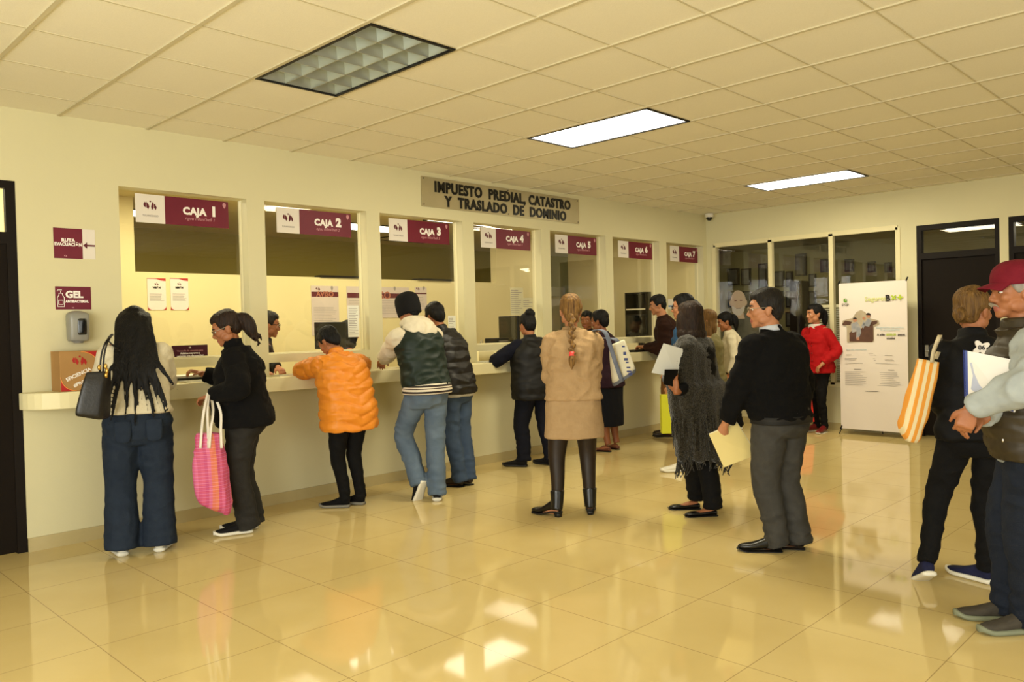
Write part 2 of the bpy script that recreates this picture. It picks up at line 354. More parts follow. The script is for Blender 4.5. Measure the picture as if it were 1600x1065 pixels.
# ------------------------------------------------------------------ teller windows
for k, (a, b) in enumerate(WIN):
    g = struct(S().box((a, .098, WZ[0]), (b, .106, WZ[1])).build('window_%d' % (k+1), m_glass))
    S().box((a, .085, WZ[0]-.002), (b, .12, WZ[0]+.012)).box((a, .094, WZ[0]), (a+.006, .112, WZ[1])).box((b-.006, .094, WZ[0]), (b, .112, WZ[1])).build('window_bead', m_white, g)
# masonry ledge, one continuous top with a rounded left end
pl = [(.30, 0)]+[(.30+.30*(1-math.cos(a)), -.25*math.sin(a)) for a in np.linspace(.05, math.pi/2, 9)]+[(BX-.002, -.25), (BX-.002, 0)]
c = S().prism(pl, CT-.115, CT, lambda u, z, v: (u, v-.002, z)).build('counter_ledge', mat('ledge_paint', (230, 222, 180), .4, .4, noise=(1.5, .3, (226, 216, 172))), bevel=.006)
tag(c, 'cream masonry counter ledge with rounded left end running below all teller windows', 'counter')
c = S().box((.6, WT+.01, .98), (BX-.1, .75, 1.02)).box((.6, .71, 0), (BX-.1, .74, .98)).build('office_desk', mat('desk_laminate', (206, 190, 150), .5))
tag(c, 'long tan office desk inside the teller windows', 'desk')

# ------------------------------------------------------------------ offices behind
m_off = mat('yellow_office_paint', (226, 212, 158), .6, .2); m_hall = mat('olive_corridor_paint', (166, 150, 70), .7, .2)
PY = 2.0
wall_holes('wall_office', 1, PY, .12, .55, 7.75, 0, OFFZ, [(1.84, 6.88, 2.11, OFFZ)], m_off)
struct(S().box((.4, OFFY, 0), (12.5, OFFY+.1, OFFZ)).build('wall_corridor', m_hall))
struct(S().box((.4, WT, 0), (.55, OFFY, OFFZ)).build('wall_office_left', m_off))
struct(S().box((9.2, WT, 0), (9.3, 2.62, OFFZ)).build('wall_office_right', m_off))
struct(S().box((.4, WT, OFFZ), (12.5, OFFY+.1, OFFZ+.03)).build('trim_5', mat('office_ceiling_paint', (214, 200, 150), .8, .1)))
s = S().box((3.95, PY-.02, 2.11), (4.55, PY+.12, 2.135)).box((5.42, PY-.02, 2.11), (6.0, PY+.12, 2.135))
struct(s.build('trim_6', m_frame))
troffer(5.25, 6.45, 1.05, 1.65, OFFZ-.01, True, 'lit office ceiling light behind the fourth and fifth teller windows', 'office ceiling lights', m_lit_off)
troffer(4.5, 5.7, 2.35, 2.95, OFFZ-.01, True, 'lit office ceiling light seen through the second and third teller windows', 'office ceiling lights', m_lit_off)
troffer(1.9, 2.45, 2.75, 3.3, OFFZ-.01, True, 'lit office ceiling light glimpsed left of the first teller sign', 'office ceiling lights', m_lit_off)
troffer(5.95, 6.95, 3.2, 3.75, OFFZ-.01, False, 'unlit office ceiling light glimpsed high in the second teller window', 'office ceiling lights', nx=3, ny=3)
area('office_lamp', (2.0, .95, OFFZ-.05), (2.0, 1.1, 0), 1.2, .5, 36, (1, .90, .60))
area('office_lamp', (4.0, .95, OFFZ-.05), (4.0, 1.1, 0), 1.2, .5, 26, (1, .90, .60))
area('office_lamp', (7.8, 1.2, OFFZ-.05), (7.8, 1.2, 0), 1., .5, 8, (1, .90, .68))
# passage shelf seen through the fifth window
tag(S().box((8.0, 3.3, 2.0), (9.9, 3.7, 2.16)).box((8.05, 3.35, 0), (8.1, 3.65, 2.0)).box((9.8, 3.35, 0), (9.85, 3.65, 2.0)).build('shelf_unit', m_white), 'tall pale shelf unit in the passage seen through the fifth teller window', 'shelf')

# ------------------------------------------------------------------ glazed end wall: frame, panes, room behind
y0, y1, z0, z1 = GL; s = S(); fr = mat('cream_window_frame', (226, 216, 172), .4)
mul = [y0, -1.858, -1.003, y1]
for y in mul: s.box((BX-.012, y-.028, z0), (BX+.06, y+.028, z1))
s.box((BX-.012, y0, z0-.03), (BX+.06, y1, z0+.03)).box((BX-.012, y0, z1-.03), (BX+.06, y1, z1+.03))
g = struct(s.build('window_8', fr))
for i in range(3): S().box((BX+.02, mul[i]+.02, z0+.02), (BX+.026, mul[i+1]-.02, z1-.02)).build('pane', m_glass, g)
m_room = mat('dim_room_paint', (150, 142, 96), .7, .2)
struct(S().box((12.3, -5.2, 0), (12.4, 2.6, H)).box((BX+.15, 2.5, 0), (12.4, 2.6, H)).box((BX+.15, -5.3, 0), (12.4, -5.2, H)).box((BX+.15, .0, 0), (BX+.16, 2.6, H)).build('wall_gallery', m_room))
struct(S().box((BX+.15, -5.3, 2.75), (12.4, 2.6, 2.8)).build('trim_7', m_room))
area('gallery_lamp', (10.9, .4, 2.7), (11.6, .6, 0), 1., .6, 5, (1, .9, .66))
m_pf = mat('dark_picture_frame', (34, 26, 16), .4); m_pic = mat('grey_photograph', (112, 110, 96), .5, noise=(7, .25, (70, 68, 60)))
pics = [(1137, 1155, 420, 445), (1158, 1173, 420, 445), (1138, 1155, 455, 480), (1158, 1174, 455, 480), (1185, 1199, 412, 482), (1210, 1225, 424, 448), (1228, 1239, 424, 448), (1210, 1225, 455, 480), (1228, 1239, 455, 480), (1243, 1260, 397, 430),
        (1264, 1275, 428, 448), (1264, 1275, 455, 478), (1228, 1241, 487, 510), (1245, 1262, 498, 526), (1320, 1334, 405, 424), (1356, 1368, 409, 425), (1382, 1393, 410, 425), (1282, 1294, 405, 425)]
for i, (xa, xb, ya, yb) in enumerate(pics):
    a = on(xa, ya, 0, 12.27); b = on(xb, yb, 0, 12.27)
    t = thing('picture_frame', (12.28, (a[1]+b[1])/2, (a[2]+b[2])/2), 'dark framed picture in the dim room seen through the glazed end wall', 'picture', 'framed pictures behind the glazed end wall')
    S().box((12.25, a[1], b[2]), (12.299, b[1], a[2])).build('frame', m_pf, t); e = .025
    S().box((12.245, a[1]-e, b[2]+e), (12.25, b[1]+e, a[2]-e)).build('picture', m_pic, t)
# inner door of that room with a bright vertical handle
a = on(1244, 440, 0, 12.27); b = on(1264, 495, 0, 12.27)
t = thing('cabinet', (12.2, (a[1]+b[1])/2, 0), 'tall dark cabinet with bright upright bar in the dim room', 'cabinet')
S().box((12.0, a[1], 0), (12.29, b[1], a[2])).build('body', m_pf, t); S().box((11.97, b[1]+.05, 1.2), (12.0, b[1]+.075, a[2]-.05)).build('handle', m_chrome, t)
# venetian blind behind the right pane
t = thing('window_blind', (BX+.1, -1.82, .65), 'pale slatted blind low behind the glazed end wall, left of the poster', 'blind'); s = S()
for z in np.arange(.66, 1.62, .026): s.obox((BX+.10, -1.9, z), (.011, 0, .005), (0, .32, 0), (0, 0, .001))
s.build('slats', mat('blind_slat', (214, 210, 186), .5), t); S().box((BX+.085, -2.22, 1.62), (BX+.125, -1.58, 1.66)).build('head_rail', m_white, t)
for i, (D, lab) in enumerate(((D1, 2), (D2, 3))):
    a, b, _, zt = D; s = S()
    for p, q in (((a, 0), (a+.05, zt)), ((b-.05, 0), (b, zt)), ((a+.05, zt-.06), (b-.05, zt)), ((a+.05, 2.17), (b-.05, 2.245))): s.box((BX+.01, p[0], p[1]), (BX+.11, q[0], q[1]))
    d = struct(s.build('door_%d' % lab, m_frame))
    S().box((BX+.04, a+.05, .01), (BX+.08, b-.05, 2.17)).build('door_leaf', m_doorp, d); S().box((BX+.05, a+.05, 2.245), (BX+.056, b-.05, zt-.06)).build('transom_pane', m_glass, d)
    S().box((BX, b-.12, .98), (BX+.04, b-.08, 1.12)).tube([(BX, b-.1, 1.05), (BX-.04, b-.1, 1.05), (BX-.04, b-.22, 1.05)], .01, smooth=False).build('door_handle', m_chrome, d)
area('side_room_lamp', (10.6, -4.5, 2.6), (10.4, -4.4, 0), .5, .5, 10, (1, .88, .6))

# ================================================================== signs and papers
m_maroon = mat('maroon_print', (116, 18, 44), .45, .4, noise=(2.5, .3, (98, 12, 36)))
m_red = mat('red_print', (176, 34, 34), .5)
m_pap = mat('white_print', (226, 218, 206), .5, .3); m_ink = mat('dark_ink', (34, 26, 26), .6); m_inkm = mat('maroon_ink', (92, 18, 34), .6); m_grey = mat('grey_ink', (150, 142, 134), .6)
m_letter = mat('white_lettering', (244, 238, 230), .5); m_pink = mat('faded_lettering', (196, 140, 146), .5)
def plate(s, x0, x1, z0, z1, y, t=.002): return s.box((x0, y-t, z0), (x1, y, z1))
def emblem(s, cx, cz, w, y, t=.0012):                # two wing-like strokes beside a small figure
    k = w/2
    P = [[(-1, .1), (-.82, .5), (-.62, .35), (-.66, -.35), (-.9, -.2)], [(-.58, .55), (-.3, .2), (-.12, -.15), (-.3, -.6), (-.56, -.3)],
         [(.12, -.15), (.34, .6), (.52, .3), (.5, -.35), (.22, -.7)], [(.56, .2), (.7, .3), (.96, -.25), (.78, -.65), (.58, -.3)]]
    for p in P: s.prism([(cx+a*k, cz+b*k) for a, b in p], y-t, y)
    s.prism([(cx+.02*k+.13*k*math.cos(a), cz+.62*k+.13*k*math.sin(a)) for a in np.linspace(0, 2*math.pi, 9)[:-1]], y-t, y)
    return s
def crest(s, cx, cz, w, y):
    s.prism([(cx-w/2, cz+w*.5), (cx+w/2, cz+w*.5), (cx+w*.42, cz-w*.2), (cx, cz-w*.75), (cx-w*.42, cz-w*.2)], y-.001, y); s.box((cx-w*.35, y-.001, cz+w*.55), (cx+w*.35, y, cz+w*.8)); return s
def lines(s, x0, x1, z0, z1, n, y, t=.0008, th=.35, rag=.25, r=None):
    r = r or random.Random(3); dz = (z1-z0)/n
    for i in range(n):
        z = z1-(i+.5)*dz; s.box((x0, y-t, z-dz*th/2), (x1-(x1-x0)*rag*r.random(), y, z+dz*th/2))
    return s
YS = .096
cx0 = [212, 432, 607, 750.5, 866.5, 964.8, 1045.8]; cxm = [258, 467.6, 636, 774, 886, 980.8, 1059.8]; cx1 = [357, 547.9, 701, 827.5, 930.8, 1017.5, 1090]
for i in range(7):
    a, m_, b = (W(px, 345, YS)[0] for px in (cx0[i], cxm[i], cx1[i])); zt, zb = 2.565, 2.345
    n = i+1; t = thing('counter_sign', ((a+b)/2, YS, zb), 'white and maroon window sign reading CAJA %d' % n, 'sign', 'CAJA number signs on the teller windows')
    plate(S(), a, m_, zb, zt, YS).build('logo_panel', m_pap, t); plate(S(), m_, b, zb, zt, YS).build('name_panel', m_maroon, t)
    w_ = m_-a; emblem(S(), (a+m_)/2, zb+.135, w_*.46, YS-.002).build('emblem', m_inkm, t)
    text('TULANCINGO', .022, m_grey, t, 'logo_lettering', FM((a+m_)/2, YS-.0025, zb+.055), xs=w_*.62/.165)
    c = m_+(b-m_)*.52; text('CAJA', .078, m_letter, t, 'lettering', FM(c-.035, YS-.0025, zb+.115), bold=.0042, sp=1.08); text(str(n), .105, m_letter, t, 'number', FM(c+.125, YS-.0025, zb+.125), bold=.007)
    text("nguu mfeni'befi %d" % n, .036, m_pink, t, 'subtitle', FM(c+.01, YS-.0025, zb+.058), shear=.25)
    crest(S(), b-.035, zt-.035, .03, YS-.002).build('crest', m_pink, t)
# metal plate over the windows
a = W(657, 277)[0]; b = W(903, 310)[0]; zt, zb = 3.0, 2.70
t = thing('wall_sign', ((a+b)/2, -.01, zb), 'long brushed metal sign above the windows reading IMPUESTO PREDIAL, CATASTRO Y TRASLADO DE DOMINIO', 'sign')
S().box((a, -.012, zb), (b, -.003, zt)).build('plate', mat('brushed_gold_plate', (186, 174, 138), .4, .5, .35, noise=(3, .3, (170, 158, 122))), t)
mb = mat('raised_black_letter', (12, 11, 10), .4)
text('IMPUESTO  PREDIAL, CATASTRO', .148, mb, t, 'top_lettering', FM((a+b)/2+.0, -.016, zb+.205), bold=.006, ext=.004, xs=.89, sp=1.12)
text('Y  TRASLADO  DE  DOMINIO', .148, mb, t, 'bottom_lettering', FM((a+b)/2+.03, -.016, zb+.068), bold=.006, ext=.004, xs=.89, sp=1.12)
for x in (a+.025, (a+b)/2, b-.025):
    for z in (zb+.02, zt-.02): S().tube([(x, -.01, z), (x, -.018, z)], .0055, smooth=False).build('screw', mb, t)
# evacuation route
t = thing('wall_sign', (.68, -.004, 2.04), 'small maroon and white wall sign reading RUTA EVACUACIÓN with an arrow', 'sign')
a, c, b = .549, .737, .822; zb, zt = 2.035, 2.25
plate(S(), a, c, zb, zt, -.001).build('name_panel', m_maroon, t); plate(S(), c, b, zb, zt, -.001).build('arrow_panel', m_pap, t)
text('RUTA', .033, m_letter, t, 'top_lettering', FM((a+c)/2, -.0035, zb+.129), bold=.0016, sp=1.05); text('EVACUACIÓN', .0315, m_letter, t, 'lettering', FM((a+c)/2, -.0035, zb+.1), bold=.0014, xs=.86, sp=1.04)
S().prism([(c+.004, zb+.098), (c+.03, zb+.122), (c+.03, zb+.105), (b-.002, zb+.105), (b-.002, zb+.093), (c+.03, zb+.093), (c+.03, zb+.076)], -.0045, -.003).build('arrow', m_inkm, t)
emblem(S(), (a+c)/2-.02, zb+.018, .02, -.003).build('emblem', m_pink, t)
# antibacterial gel sign
t = thing('wall_sign', (.665, -.004, 1.67), 'maroon wall sign reading GEL ANTIBACTERIAL with a pump bottle drawing', 'sign')
a, b = .548, .782; zb, zt = 1.672, 1.835
plate(S(), a, b, zb, zt, -.001).build('panel', m_maroon, t)
text('GEL', .066, m_letter, t, 'lettering', FM(.671, -.0035, zb+.105), bold=.003); text('ANTIBACTERIAL', .0235, m_letter, t, 'small_lettering', FM(.6885, -.0035, zb+.057), bold=.0012, xs=.88)
s = S(); bx = .583; bz = zb+.02
P = [(bx-.022, bz), (bx+.022, bz), (bx+.022, bz+.065), (bx+.011, bz+.082), (bx+.011, bz+.095), (bx-.011, bz+.095), (bx-.011, bz+.082), (bx-.022, bz+.065), (bx-.022, bz)]
for p, q in list(zip(P, P[1:]))+[((bx, bz+.095), (bx, bz+.112)), ((bx-.02, bz+.118), (bx+.008, bz+.118)), ((bx-.02, bz+.118), (bx-.022, bz+.108)), ((bx-.014, bz+.015), (bx+.014, bz+.015)), ((bx+.014, bz+.015), (bx+.014, bz+.045)), ((bx+.014, bz+.045), (bx-.014, bz+.045)), ((bx-.014, bz+.045), (bx-.014, bz+.015))]:
    s.tube([(p[0], -.004, p[1]), (q[0], -.004, q[1])], .0022, n=6, smooth=False)
s.build('bottle_drawing', m_letter, t); emblem(S(), .66, zb+.013, .016, -.003).build('emblem', m_pink, t)
# dispenser
t = thing('soap_dispenser', (.672, 0, 1.44), 'grey wall gel dispenser with dark window above the cardboard box', 'dispenser')
dx = .672; m_gp = mat('grey_plastic', (140, 138, 128), .35, .5)
S().loft([((dx, -.05, 1.445), (.045, 0, 0), (0, .045, 0)), ((dx, -.052, 1.455), (.066, 0, 0), (0, .05, 0)), ((dx, -.055, 1.54), (.069, 0, 0), (0, .055, 0)), ((dx, -.055, 1.625), (.07, 0, 0), (0, .054, 0)), ((dx, -.045, 1.648), (.055, 0, 0), (0, .042, 0)), ((dx, -.03, 1.66), (.02, 0, 0), (0, .026, 0))], p=4, sub=3).build('housing', m_gp, t, True)
S().loft([((dx+.012, -.1, 1.49), (.024, 0, 0), (0, .012, 0)), ((dx+.012, -.102, 1.505), (.03, 0, 0), (0, .014, 0)), ((dx+.012, -.102, 1.59), (.032, 0, 0), (0, .014, 0)), ((dx+.012, -.1, 1.605), (.026, 0, 0), (0, .012, 0))], p=3).build('level_window', mat('smoked_plastic', (26, 26, 24), .15, .6), t, True)
S().box((dx-.02, -.108, 1.612), (dx+.022, -.104, 1.62)).build('badge', m_black, t); S().loft([((dx, -.05, 1.43), (.03, 0, 0), (0, .03, 0)), ((dx, -.05, 1.446), (.04, 0, 0), (0, .035, 0))]).build('nozzle', m_gp, t, True)
# cardboard box on the ledge
mk = mat('corrugated_cardboard', (176, 136, 84), .75, .2, noise=(5, .3, (164, 124, 74)))
t = thing('cardboard_box', (.6, -.13, CT), 'brown cardboard suggestion box with red corners on the left end of the ledge', 'box'); bx0, bx1, by, bz = .50, .755, -.22, CT+.275
S().box((bx0, by, CT), (bx1, -.02, bz)).build('carton', mk, t, bevel=.003)
S().box((bx0, by-.001, bz-.002), (bx1, -.02, bz+.002)).build('lid_flap', mk, t)
q = lambda cx, cz, sx, sz, r0: [(cx, cz)]+[(cx+sx*(r0-r0*math.sin(a)), cz+sz*(r0-r0*math.cos(a))) for a in np.linspace(0, math.pi/2, 8)]
S().prism(q(bx1-.003, bz-.004, -1, -1, .115), by-.002, by-.0005).build('printed_corner', m_red, t); S().prism(q(bx0+.003, CT+.004, 1, 1, .095), by-.002, by-.0005).build('printed_corner', m_red, t)
s = S()
for cx, cz, sg, r0 in ((bx1-.003, bz-.004, -1, .117), (bx0+.003, CT+.004, 1, .097)): s.tube([(cx+sg*(r0-r0*math.sin(a)), by-.002, cz+sg*(r0-r0*math.cos(a))) for a in np.linspace(0, math.pi/2, 9)], .0028, n=6, sub=1)
s.build('printed_arcs', mat('orange_print', (236, 150, 74), .5), t)
emblem(S(), bx0+.125, bz-.065, .095, by-.0005, .002).build('emblem', m_red, t)
def tilt(x, z, ang): return Matrix.Translation((x, by-.002, z)) @ Euler((R(90), 0, 0)).to_matrix().to_4x4() @ Matrix.Rotation(R(ang), 4, 'Z')
text('EFICIENCIA', .034, m_letter, t, 'lettering', tilt(bx0+.115, CT+.115, 24), bold=.001); text('#PROPORTE', .032, m_letter, t, 'small_lettering', tilt(bx0+.165, CT+.07, 22), bold=.001)
# priority counter plate inside the first window
y = .09; a, b = W(268, 540, y)[0], W(324, 540, y)[0]; zb, zt = 1.287, 1.387
t = thing('counter_plate', ((a+b)/2, y, zb), 'dark maroon plate for older and disabled customers at the foot of the CAJA 1 window', 'sign')
plate(S(), a, b, zb, zt, y, .004).build('panel', mat('dark_maroon_print', (64, 8, 30), .4), t)
text('Ventanilla de atención para', .019, m_pink, t, 'small_lettering', FM((a+b)/2, y-.005, zb+.056), xs=1.02); text('Adultos mayores y', .021, m_letter, t, 'lettering', FM((a+b)/2, y-.005, zb+.036), bold=.0006); text('personas con discapacidad', .021, m_letter, t, 'lower_lettering', FM((a+b)/2, y-.005, zb+.014), bold=.0006, xs=.96); emblem(S(), (a+b)/2, zb+.082, .02, y-.004).build('emblem', m_letter, t)
# sheets on the office wall
def sheet(name, lab, pa, pb, y, head=None, title=None, cat='notice', n=14, group=None, band=True, mpap=None):
    A = W(*pa, y); Bq = W(*pb, y); x0, x1, z1, z0 = A[0], Bq[0], A[2], Bq[2]
    t = thing(name, ((x0+x1)/2, y, z0), lab, cat, group); h = z1-z0; w_ = x1-x0
    plate(S(), x0, x1, z0, z1, y, .003).build('sheet', mpap or m_pap, t)
    if head: plate(S(), x0+w_*.01, x1-w_*.01, z1-h*head[1], z1-h*head[0], y-.003, .001).build('title_band', m_inkm, t)
    if title: text(title, w_*.17 if head else w_*.13, mat('gilt_lettering', (176, 110, 84), .5) if head else m_ink, t, 'title', FM((x0+x1)/2, y-.005, z1-h*(sum(head)/2 if head else .30)), bold=.002)
    return t, x0, x1, z0, z1
r_ = random.Random(5)
for lab, ttl, pa, pb in (('printed sheet headed VISIÓN, left of the pair inside the first window', 'VISIÓN', (229.5, 434), (260, 484)), ('printed sheet headed MISIÓN, right of the pair inside the first window', 'MISIÓN', (265.5, 434), (295, 484))):
    t, x0, x1, z0, z1 = sheet('wall_notice', lab, pa, pb, PY-.002, None, ttl, group='printed sheets inside the first window'); w_ = x1-x0; h = z1-z0
    lines(S(), x0+.02, x1-.02, z0+h*.28, z0+h*.52, 7, PY-.005, r=r_).build('text_lines', m_grey, t)
    s = S().prism([(x0, z1), (x1, z1), (x1, z1-.028), (x1-.05, z1-.022), ((x0+x1)/2, z1-.008), (x0, z1-.006)], PY-.0062, PY-.005)
    s.prism([(x0, z0), (x0+.035, z0), (x0+.012, z0+.012), (x0, z0+.035)], PY-.0062, PY-.005).prism([(x1, z0), (x1-.035, z0), (x1-.012, z0+.012), (x1, z0+.035)], PY-.0062, PY-.005); s.build('printed_border', m_red, t)
    emblem(S(), (x0+x1)/2, z1-.06, .04, PY-.005).build('emblem', m_inkm, t)
m_post = mat('pinkish_poster', (206, 192, 180), .5)
for lab, pa, pb, ttl, n in (('tall AVISO poster inside the second teller window', (485.5, 446), (530.5, 523), 'AVISO', 14), ('wide AVISO poster seen across the second and third teller windows', (541, 447), (640, 496), 'AVISO', 9), ('small poster with a thin maroon band inside the third teller window', (648, 448.5), (667, 484), None, 7)):
    t, x0, x1, z0, z1 = sheet('wall_poster', lab, pa, pb, PY-.002, (.12, .22) if n == 14 else (.2, .36) if n == 9 else (.24, .3), None, 'poster', mpap=m_post); h = z1-z0; w_ = x1-x0
    if ttl: text(ttl, .085 if n == 14 else .13, mat('gilt_lettering', (176, 110, 84), .5), t, 'title', FM((x0+x1)/2, PY-.007, z1-h*(.17 if n == 14 else .28)), bold=.002)
    lines(S(), x0+.03, x1-.03, z0+h*.12, z1-h*.42, n, PY-.005, th=.22, r=r_).build('text_lines', m_grey, t)
    emblem(S(), x0+w_*.25, z1-h*.06, min(.06, w_*.3), PY-.005).build('emblem', m_inkm, t); crest(S(), x1-w_*.24, z1-h*.05, .035, PY-.005).build('crest', m_grey, t)
def hung(lab, pa, pb, y, mm, n, tape=True):
    A = W(*pa, y); Bq = W(*pb, y); x0, x1, z1, z0 = A[0], Bq[0], A[2], Bq[2]; t = thing('paper_notice', ((x0+x1)/2, y, z0), lab, 'notice')
    plate(S(), x0, x1, z0, z1, y, .001).build('sheet', mm, t); lines(S(), x0+.01, x1-.01, z0+.02, z1-.02, n, y-.001, th=.3, rag=.4, r=r_).build('text_lines', m_grey, t)
hung('white printed slip taped to the glass of the CAJA 2 window', (543, 477), (561.5, 526), .096, mat('white_paper', (232, 232, 222), .6), 16)
hung('white printed slip taped low on the right of the CAJA 3 window', (700, 493), (712.5, 522), .096, mat('white_paper', (232, 232, 222), .6), 9)
hung('translucent printed slip hanging in the CAJA 4 window', (797, 449), (818, 492), .115, mat('pale_paper', (206, 198, 160), .6), 12)
hung('small pale sheet beside the slip in the CAJA 4 window', (815, 465), (833, 483), .118, mat('pale_paper', (206, 198, 160), .6), 4)
A = W(1043.5, 467, .096); Bq = W(1057.5, 482.5, .096)
t = thing('window_sticker', (A[0], .096, Bq[2]), 'white sticker with a blue picture on the CAJA 7 window', 'sticker'); plate(S(), A[0], Bq[0], Bq[2], A[2], .096, .001).build('sheet', m_pap, t)
S().prism([(A[0]+.01, Bq[2]+.05), (A[0]+.12, Bq[2]+.05), (A[0]+.2, Bq[2]+.13), (A[0]+.22, Bq[2]+.05), (A[0]+.16, Bq[2]+.035), (A[0]+.01, Bq[2]+.03)], .094, .095).build('picture', mat('blue_print', (40, 110, 170), .5), t)
# ------------------------------------------------------------------ office equipment
m_mon = mat('monitor_black', (20, 20, 18), .35, .4); m_scr = mat('monitor_screen', (22, 24, 20), .12, .5)
def monitor(lab, c, yaw, w_, h, base):
    t = empty('monitor', c, yaw); tag(t, lab, 'monitor', 'computer monitors on the office desk')
    S().box((-w_/2, -.02, .10), (w_/2, .02, .10+h)).build('casing', m_mon, t, bevel=.006); S().box((-w_/2+.015, .0195, .115), (w_/2-.015, .0215, .085+h)).build('screen', m_scr, t)
    S().box((-.03, -.035, .0), (.03, -.012, .2)).box((-base, -.1, 0), (base, .1, .018)).build('stand', m_mon, t, bevel=.004)
monitor('black monitor with its back to the CAJA 2 window', (3.14, .55, 1.2), R(6), .36, .26, .12)
monitor('black monitor turned side-on in the CAJA 4 window', (5.70, .60, 1.2), R(80), .40, .30, .11)
monitor('dark monitor turned side-on in the CAJA 6 window', (8.36, .62, 1.2), R(84), .40, .30, .11)
for x in (3.14, 5.70, 8.36): tag(S().box((x-.2, .46, 1.02), (x+.2, .72, 1.199)).build('monitor_riser', m_white, bevel=.004), {3.14: 'pale riser block under the monitor with its back to the glass', 5.70: 'pale riser block under the side-on monitor beside the low black printer', 8.36: 'pale riser block under the farthest monitor, behind the payment terminal'}[x], 'stand')
t = thing('receipt_printer', (5.42, .5, 1.2), 'low black printer left of the monitor in the CAJA 4 window', 'printer')
S().box((5.3, .4, 1.199), (5.49, .62, 1.34)).build('casing', m_mon, t, bevel=.008); S().box((5.32, .399, 1.30), (5.47, .402, 1.31)).build('paper_slot', m_grey, t)
tag(S().box((5.28, .38, 1.02), (5.49, .64, 1.199)).build('printer_riser', m_white, bevel=.004), 'pale riser block under the low black printer', 'stand')
t = thing('desk_organizer', (2.98, .4, 1.02), 'black desk tray with papers just inside the CAJA 2 slot', 'tray'); S().box((2.72, .28, 1.02), (3.1, .5, 1.17)).build('tray', m_mon, t); S().box((2.7, .3, 1.172), (3.0, .48, 1.182)).build('paper_stack', m_pap, t)
t = thing('document_tray', (1.55, .35, 1.02), 'black document tray just inside the CAJA 1 slot', 'tray'); s = S().box((1.36, .2, 1.021), (1.78, .5, 1.03)); s.box((1.36, .2, 1.03), (1.372, .5, 1.12)).box((1.768, .2, 1.03), (1.78, .5, 1.12)).box((1.372, .2, 1.03), (1.768, .212, 1.12)); s.build('tray', m_mon, t); S().box((1.4, .25, 1.031), (1.74, .47, 1.135)).build('paper_stack', m_pap, t)
t = thing('card_reader', (7.55, -.05, CT), 'black payment terminal on the ledge below the CAJA 6 window', 'terminal')
S().box((7.25, -.14, CT), (7.62, -.02, CT+.028)).build('tray', m_mon, t, bevel=.005); S().loft([((7.53, -.1, CT+.045), (.04, 0, 0), (0, .03, .0)), ((7.53, -.07, CT+.075), (.042, 0, 0), (0, .05, 0)), ((7.53, -.05, CT+.115), (.04, 0, 0), (0, .03, 0))], p=4).box((7.5, -.11, CT+.02), (7.56, -.05, CT+.06)).build('keypad', m_mon, t, bevel=.003)
for nm, x0, x1, y0, lab in (('paper_form', 2.2, 2.52, -.13, 'white paper form on the ledge at the left of the CAJA 2 window'), ('paper_form', 4.6, 4.86, -.13, 'white paper form on the ledge at the left of the CAJA 4 window'), ('paper_form', 1.42, 1.66, -.1, 'white paper form on the ledge at the CAJA 1 window')):
    tag(S().box((x0, y0, CT), (x1, y0+.2, CT+.006)).build(nm, mat('white_paper', (232, 232, 222), .6)), lab, 'paper', 'paper forms on the ledge')
t = thing('name_plate', (3.62, .13, 1.29), 'small pale acrylic plate low in the CAJA 3 window', 'plate'); A = W(607, 536, .13); Bq = W(622, 545, .13); S().box((A[0], .125, WZ[0]+.012), (Bq[0], .132, A[2])).build('plate', mat('pale_acrylic', (222, 220, 196), .3), t); S().box((A[0], .12, WZ[0]+.012), (Bq[0], .15, WZ[0]+.018)).build('foot', mat('pale_acrylic', (222, 220, 196), .3), t)
A = W(754, 533, .4); t = thing('desk_lamp', (A[0], .45, 1.2), 'small wire stand on the desk at the left of the CAJA 4 window', 'stand'); s = S(); s.tube([(A[0]-.05, .4, 1.199), (A[0], .42, 1.33), (A[0]+.05, .4, 1.199)], .004, smooth=False).tube([(A[0], .5, 1.199), (A[0], .42, 1.33)], .004, smooth=False); s.build('wire_frame', m_chrome, t); S().box((A[0]-.06, .385, 1.199), (A[0]-.02, .42, 1.225)).build('foot', m_mon, t)
tag(S().box((A[0]-.12, .34, 1.02), (A[0]+.12, .56, 1.199)).build('stand_riser', m_white, bevel=.004), 'pale riser block under the small wire stand', 'stand')
t = thing('bookcase', (9.05, 1.0, 0), 'dark narrow bookcase against the office end wall behind the CAJA 6 window', 'bookcase'); m_bk = mat('dark_cabinet_wood', (30, 24, 14), .5, .3)
S().box((8.9, .82, 0), (9.19, .84, 1.95)).box((8.9, 1.2, 0), (9.19, 1.22, 1.95)).box((9.17, .84, 0), (9.19, 1.2, 1.95)).box((8.9, .84, 1.93), (9.17, 1.2, 1.95)).build('carcass', m_bk, t)
for z in (.1, .55, 1.0, 1.4, 1.68): S().box((8.9, .84, z), (9.17, 1.2, z+.02)).build('shelf', m_white, t)
# dome camera in the corner
t = thing('security_camera', (9.12, -.16, H), 'white dome security camera in the ceiling corner above the last teller window', 'camera')
S().loft([((9.12, -.16, H-.001), (.06, 0, 0), (0, .06, 0)), ((9.12, -.16, H-.04), (.062, 0, 0), (0, .062, 0)), ((9.12, -.16, H-.055), (.052, 0, 0), (0, .052, 0))]).build('housing', mat('white_plastic', (226, 222, 208), .4), t, True)
S().ell((9.12, -.16, H-.055), (.047, .047, .05)).build('dome', mat('black_dome', (8, 8, 8), .08, .6), t, True)
